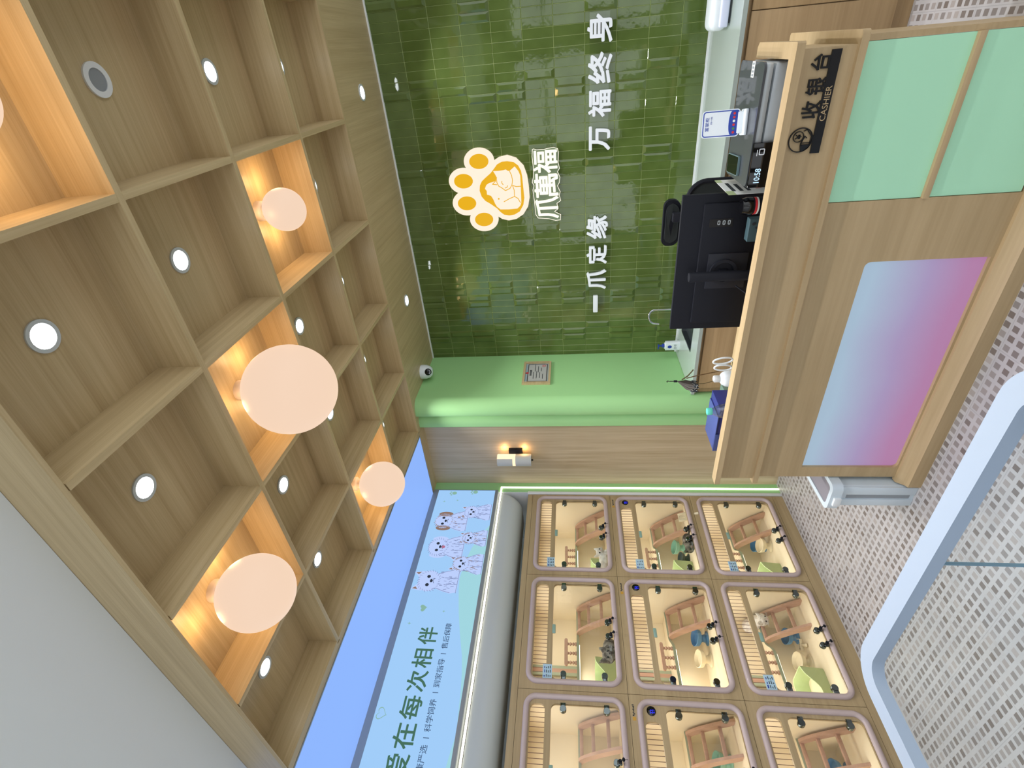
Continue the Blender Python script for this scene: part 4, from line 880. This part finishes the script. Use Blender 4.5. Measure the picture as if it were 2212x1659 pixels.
used = {'plain': False, 'display': False}
for cidx in range(3):
    for ridx in range(3):
        kind = 'display' if ridx == 1 else 'plain'
        loc = Vector((XL, 2.20+.38-PW*cidx, F1-.03-PH*ridx))
        if not used[kind]: o = CG[kind]; used[kind] = True; o.location = loc; WL[o.name] = loc.copy()
        else: o = dup(CG[kind], loc)
        o['label'] = '%s cat cage %s, %s' % (('top row', 'middle row', 'bottom row')[ridx], POSC[cidx], CONT[(ridx, cidx)])
        CAGES[(ridx, cidx)] = o
def at_cage(r, c_): return (2.20-PW*c_, F1-PH*r)
for (r_, c_) in ((0, 0), (1, 0), (2, 0), (0, 1), (2, 1)):
    Y0, F = at_cage(r_, c_); o = CAGES[(r_, c_)]; rr = random.Random(r_*7+c_)
    WL[o.name] = Vector(o.location)
    m_ = MB().box(XL-.001, XL+.0035, Y0+.063, Y0+.143, F+.40, F+.454, mi=0)
    for k in range(4):
        for q in range(3): m_.box(XL+.003, XL+.0042, Y0+.07+.024*q, Y0+.07+.024*q+rr.uniform(.008, .018), F+.408+.011*k, F+.412+.011*k+(.003 if k == 3 and q == 0 else 0), mi=1 if k < 3 else 2)
    part(o, 'label_card', m_, ['card', 'ink', 'ink_blue'])
struct('trim_6', MB().box(-3.6, XL-.0002, -.6, 2.959, F1+PH-.03+.001, 1.985), 'cage_oak')
struct('trim_7', MB().box(-3.6, XL-.0002, -.6, 2.959, 0, F1-2*PH-.031), 'cage_oak')

# ---------------------------------------------------------------- cage contents
def litter_tray(r, c_, lab, x=-3.395, y=.20, sand=False):
    Y0, F = at_cage(r, c_); z0 = F+.0065
    o = thing('litter_tray', (x, Y0+y, z0), lab, 'litter tray', 'green litter trays in the cages')
    plan = []
    for (a, b_), (c2, d2) in zip(rrect(x-.105, x+.105, Y0+y-.14, Y0+y+.14, .03, 4), rrect(x-.105, x+.105, Y0+y-.14, Y0+y+.14, .03, 4)[1:]+rrect(x-.105, x+.105, Y0+y-.14, Y0+y+.14, .03, 4)[:1]):
        k = max(1, int(math.hypot(c2-a, d2-b_)/.014))
        plan += [(a+(c2-a)*q/k, b_+(d2-b_)*q/k) for q in range(k)]
    n_ = len(plan); sm_ = lambda t_: .5-.5*math.cos(PI*min(1, max(0, t_)))
    def hgt(u, v):                                        # high back, wave falling along the front
        bk = sm_(((x+.06)-u)/.09); rt = sm_((v-(Y0+y)+.01)/.13)
        return .055+.075*max(bk, rt)
    inn = [(x+(u-x)*.94, Y0+y+(v-Y0-y)*.95) for u, v in plan]
    vs = [(x+(u-x)*.95, Y0+y+(v-Y0-y)*.95, z0) for u, v in plan]+[(u, v, z0+hgt(u, v)) for u, v in plan]+[(u, v, z0+hgt(u, v)) for u, v in inn]+[(x+(u-x)*.88, Y0+y+(v-Y0-y)*.9, z0+.006) for u, v in plan]
    fs = [tuple(range(n_)), tuple(range(3*n_, 4*n_))]
    for k in range(3): fs += [(k*n_+i, k*n_+(i+1) % n_, (k+1)*n_+(i+1) % n_, (k+1)*n_+i) for i in range(n_)]
    part(o, 'tray', MB().add(vs, fs), 'litter')
    if sand: part(o, 'granules', MB().prism([(x+(u-x)*.90, Y0+y+(v-Y0-y)*.92) for u, v in plan], 'xy', z0+.0065, z0+.04), 'litter_sand', kind='stuff')
    return o
litter_tray(0, 0, 'green litter tray behind the white kitten in the top row corner cage')
litter_tray(1, 0, 'green litter tray in the middle row corner cage below its hinge')
litter_tray(2, 0, 'green litter tray in the bottom row corner cage')
litter_tray(0, 1, 'green litter tray beside the grey kitten in the top row')
litter_tray(2, 1, 'large green litter tray with pale granules in the bottom row', sand=True)
def pedestal_bowl(r, c_, x, y, matn, lab, s=1.0, tilt=16):
    Y0, F = at_cage(r, c_); z0 = F+.0065
    o = thing('pet_bowl', (x, Y0+y, z0), lab, 'bowl', 'pedestal bowls in the cages')
    part(o, 'stand', MB().lathe([(0, 0), (.046*s, 0), (.044*s, .008*s), (.026*s, .016*s), (.022*s, .034*s), (.03*s, .046*s), (0, .046*s)], (x, Y0+y, z0), seg=28), matn)
    T = Matrix.Translation((x, Y0+y, z0+.048*s)) @ Matrix.Rotation(R(tilt), 4, 'Y')
    part(o, 'dish', MB().lathe([(0, 0), (.032*s, 0), (.050*s, .010*s), (.056*s, .038*s), (.053*s, .040*s), (.046*s, .016*s), (0, .010*s)], (0, 0, 0), seg=32, T=T), matn)
pedestal_bowl(1, 0, -3.43, .545, 'bowl_mint', 'mint pedestal bowl in the middle row corner cage')
pedestal_bowl(1, 0, -3.37, .40, mat('dark_bowl', S(76, 84, 84), .4), 'dark bowl behind the green tray in the middle row corner cage', .8)
pedestal_bowl(2, 0, -3.43, .585, 'bowl_blue', 'blue pedestal bowl behind a cream one in the bottom row corner cage', 1.0)
pedestal_bowl(2, 0, -3.335, .505, 'bowl_cream', 'cream pedestal bowl in front of a blue one in the bottom row corner cage')
pedestal_bowl(1, 1, -3.385, .533, 'bowl_blue', 'blue pedestal bowl in the middle row cage of the middle column')
pedestal_bowl(1, 1, -3.41, .405, 'bowl_cream', 'cream pedestal bowl in the middle row cage of the middle column')
pedestal_bowl(2, 1, -3.485, .626, 'bowl_blue', 'blue pedestal bowl behind the ladder below the white kitten', .95)
pedestal_bowl(2, 1, -3.43, .43, 'bowl_cream', 'cream pedestal bowl behind the large green litter tray')
pedestal_bowl(1, 2, -3.50, .62, 'bowl_mint', 'mint pedestal bowl behind a ladder at the photo edge, middle row')
pedestal_bowl(0, 2, -3.14, .335, 'bowl_mint', 'mint pedestal bowl at the door of the top row cage at the photo edge', .8)
pedestal_bowl(2, 2, -3.50, .62, 'bowl_blue', 'blue pedestal bowl behind a ladder at the photo edge, bottom row')
def scoop(r, c_, x, y, lab, T):
    Y0, F = at_cage(r, c_); o = thing('litter_scoop', (x, Y0+y, F+.007), lab, 'scoop', 'cream litter scoops')
    T = Matrix.Translation((x, Y0+y, F+.007)) @ T
    m = MB()
    for k in range(6): m.box(-.03+.0115*k, -.0245+.0115*k, -.035, .035, 0, .005, T=T)
    m.box(-.034, .037, -.04, -.032, 0, .02, .002, T=T); m.box(-.034, -.029, -.036, .036, 0, .018, .001, T=T); m.box(.033, .037, -.036, .036, 0, .018, .001, T=T); m.box(-.034, .037, .030, .037, 0, .006, .001, T=T)
    part(o, 'basket', m, 'bowl_cream'); part(o, 'handle', MB().box(-.010, .010, -.12, -.038, .006, .018, .004, T=T), 'bowl_cream')
scoop(2, 1, -3.47, .565, 'cream litter scoop lying by the large green tray in the bottom row', Matrix.Rotation(R(60), 4, 'Z'))
scoop(1, 0, -3.11, .575, 'cream slotted scoop standing at the door beside the dark kitten', Matrix.Translation((0, 0, .036)) @ Matrix.Rotation(R(90), 4, 'Z') @ Matrix.Rotation(R(68), 4, 'X'))
# kittens: ellipsoid masses fused into one continuous skin
def fuse(mb, vox, smooth=6, noise=.0):
    me = bpy.data.meshes.new('tmp'); me.from_pydata(mb.v, [], mb.f); o = bpy.data.objects.new('tmp', me); COL.objects.link(o)
    md = o.modifiers.new('r', 'REMESH'); md.mode = 'VOXEL'; md.voxel_size = vox
    s = o.modifiers.new('s', 'SMOOTH'); s.iterations = smooth; s.factor = .5
    dg = bpy.context.evaluated_depsgraph_get(); dg.update(); e = bpy.data.meshes.new_from_object(o.evaluated_get(dg))
    out = MB(); rr = random.Random(4); nv = []
    for v in e.vertices:
        k = noise*rr.uniform(-.3, 1); nv.append(tuple(v.co+v.normal*k))
    out.add(nv, [tuple(p.vertices) for p in e.polygons]); bpy.data.objects.remove(o); bpy.data.meshes.remove(e); return out
def fur(name, a, b_, scale):
    m, nt, bs = newmat(name); N = nt.nodes.new; L = nt.links.new
    g = N('ShaderNodeNewGeometry'); nz = N('ShaderNodeTexNoise'); nz.inputs['Scale'].default_value = scale; nz.inputs['Detail'].default_value = 4; L(g.outputs['Position'], nz.inputs['Vector'])
    cr = N('ShaderNodeValToRGB'); cr.color_ramp.elements[0].position = .42; cr.color_ramp.elements[1].position = .58; cr.color_ramp.elements[0].color = a; cr.color_ramp.elements[1].color = b_
    L(nz.outputs['Fac'], cr.inputs[0]); L(cr.outputs[0], bs.inputs['Base Color']); bs.inputs['Roughness'].default_value = .95
    n2 = N('ShaderNodeTexNoise'); n2.inputs['Scale'].default_value = 260; L(g.outputs['Position'], n2.inputs['Vector'])
    bp = N('ShaderNodeBump'); bp.inputs['Strength'].default_value = .8; bp.inputs['Distance'].default_value = .004; L(n2.outputs['Fac'], bp.inputs['Height']); L(bp.outputs[0], bs.inputs['Normal']); return m
def kitten(loc, lab, head, look, body, hr, fmat, muzzle, tail=None, paws=(), s_noise=.0012):
    """head centre, look direction, list of body ellipsoids ((c),(r)); all world coordinates"""
    o = thing('kitten', loc, lab, 'cat'); H = Vector(head); f = Vector(look).normalized(); u = (Vector((0, 0, 1))-f*f.z).normalized(); r = f.cross(u)
    Q = lambda a, b2, c2: tuple(H+r*a+u*b2+f*c2)
    B = Matrix((r, u, f)).transposed()
    m = MB()
    for c0, r0 in body: m.ball(c0, r0, 20)
    m.ball(head, (hr*1.08, hr*.92, hr*.95), 20, T=B); m.ball(Q(0, -hr*.30, hr*.75), (hr*.42, hr*.32, hr*.35), 14, T=B)
    for s in (-1, 1):
        b0, tip = Vector(Q(s*hr*.62, hr*.55, 0)), Vector(Q(s*hr*.95, hr*1.42, -.05*hr))
        m.tube([tuple(b0), tuple(b0.lerp(tip, .5)), tuple(tip)], [hr*.42, hr*.27, hr*.06], 10)
    for p in paws: m.tube(p[0], p[1], 10)
    if tail: m.tube(tail, [hr*.25]*len(tail), 8)
    bd = part(o, 'body', fuse(m, hr*.09, 3, s_noise), fmat, angle=180)
    for s in (-1, 1):
        part(o, 'eye', MB().ball(Q(s*hr*.40, hr*.08, hr*.84), (hr*.17, hr*.19, hr*.12), 14, T=B), 'eye')
    part(o, 'nose', MB().ball(Q(0, -hr*.17, hr*1.08), (hr*.12, hr*.08, hr*.07), 10, T=B), muzzle)
    w = MB()
    for s in (-1, 1):
        for k in range(3): w.tube([Q(s*hr*.3, -hr*(.3+.07*k), hr*.98), Q(s*hr*1.25, -hr*(.2+.18*k), hr*.8)], hr*.012, 4)
    part(o, 'whiskers', w, 'white')
    part(o, 'mouth', MB().tube([Q(-hr*.16, -hr*.46, hr*1.04), Q(0, -hr*.38, hr*1.09), Q(hr*.16, -hr*.46, hr*1.04)], hr*.02, 5), 'ink')
    return o
white_fur = fur('white_kitten_fur', S(236, 232, 226), S(214, 206, 196), 30)
grey_fur = fur('grey_kitten_fur', S(96, 88, 80), S(158, 150, 138), 42)
dark_fur = fur('dark_kitten_fur', S(60, 52, 46), S(150, 140, 128), 26)
Y0, F = at_cage(0, 0); z0 = F+.0068
kitten((-3.16, 2.42, z0), 'white kitten sitting behind the glass of the top row corner cage', (-3.145, 2.462, z0+.062), (1, -.25, .12),
       [((-3.155, 2.405, z0+.036), (.038, .055, .038)), ((-3.165, 2.365, z0+.036), (.040, .045, .037)), ((-3.15, 2.44, z0+.04), (.03, .03, .036))], .034, white_fur, 'pink',
       paws=(([(-3.12, 2.45, z0+.03), (-3.105, 2.452, z0+.010)], [.012, .010]), ([(-3.12, 2.425, z0+.03), (-3.105, 2.425, z0+.010)], [.012, .010])), tail=[(-3.17, 2.335, z0+.03), (-3.15, 2.31, z0+.012), (-3.12, 2.32, z0+.012)])
Y0, F = at_cage(0, 1); z0 = F+.0068
kitten((-3.14, 1.70, z0), 'grey long haired kitten peering over the sill of the top row', (-3.112, 1.682, z0+.052), (1, -.3, .1),
       [((-3.15, 1.735, z0+.042), (.045, .055, .043)), ((-3.16, 1.765, z0+.04), (.042, .045, .04)), ((-3.125, 1.70, z0+.03), (.03, .04, .03))], .042, grey_fur, 'ink',
       paws=(([(-3.11, 1.67, z0+.02), (-3.09, 1.668, z0+.010)], [.013, .011]), ([(-3.11, 1.705, z0+.02), (-3.09, 1.707, z0+.010)], [.013, .011])), s_noise=.003)
Y0, F = at_cage(1, 0); z0 = F+.0068
kitten((-3.13, 2.53, z0), 'dark brown and white kitten lying against the glass in the middle row', (-3.115, 2.497, z0+.042), (1, -.5, -.1),
       [((-3.125, 2.54, z0+.036), (.035, .045, .036)), ((-3.13, 2.585, z0+.038), (.037, .045, .038))], .034, dark_fur, 'pink',
       paws=(([(-3.11, 2.50, z0+.02), (-3.09, 2.485, z0+.010)], [.012, .010]), ([(-3.11, 2.53, z0+.02), (-3.09, 2.52, z0+.010)], [.012, .010])), tail=[(-3.14, 2.62, z0+.03), (-3.13, 2.66, z0+.012), (-3.10, 2.67, z0+.012)], s_noise=.002)
Y0, F = at_cage(2, 1); zs = F+.2545
kitten((-3.47, 2.13, zs), 'fluffy white kitten climbing down from the shelf in the bottom row', (-3.365, 2.112, zs-.012), (1, -.35, -.75),
       [((-3.425, 2.128, zs+.022), (.05, .043, .04)), ((-3.48, 2.132, zs+.046), (.05, .046, .046)), ((-3.39, 2.122, zs+.004), (.034, .036, .034))], .036, white_fur, 'pink',
       paws=(([(-3.39, 2.10, zs), (-3.365, 2.092, zs-.045)], [.014, .010]), ([(-3.39, 2.14, zs), (-3.37, 2.142, zs-.045)], [.014, .010])), s_noise=.003)

# ---------------------------------------------------------------- clear play pen in the foreground
pn = thing('play_pen', (-1.1, .55, 0), 'clear acrylic pet play pen with white rounded rim in the foreground', 'pen')
PX0, PX1, PY0, PY1 = -1.655, -.545, .12, .9145
part(pn, 'rim', MB().ring(rrect(PX0, PX1, PY0, PY1, .105, 10), rrect(PX0+.056, PX1-.056, PY0+.056, PY1-.056, .055, 10), 'xy', .716, .75), 'pen_white')
o1, i1 = rrect(PX0+.024, PX1-.024, PY0+.024, PY1-.024, .085, 14), rrect(PX0+.030, PX1-.030, PY0+.030, PY1-.030, .079, 14)
part(pn, 'acrylic_wall', MB().ring(o1, i1, 'xy', .3005, .7158), 'acrylic')
part(pn, 'panel_joint', MB().box(-1.148, -1.144, PY1-.0315, PY1-.0235, .301, .7155), 'acrylic_edge')
part(pn, 'base', MB().prism(rrect(PX0+.004, PX1-.004, PY0+.004, PY1-.004, .10, 10), 'xy', 0, .30), 'pen_white')
bpy.data.objects.remove(_to)
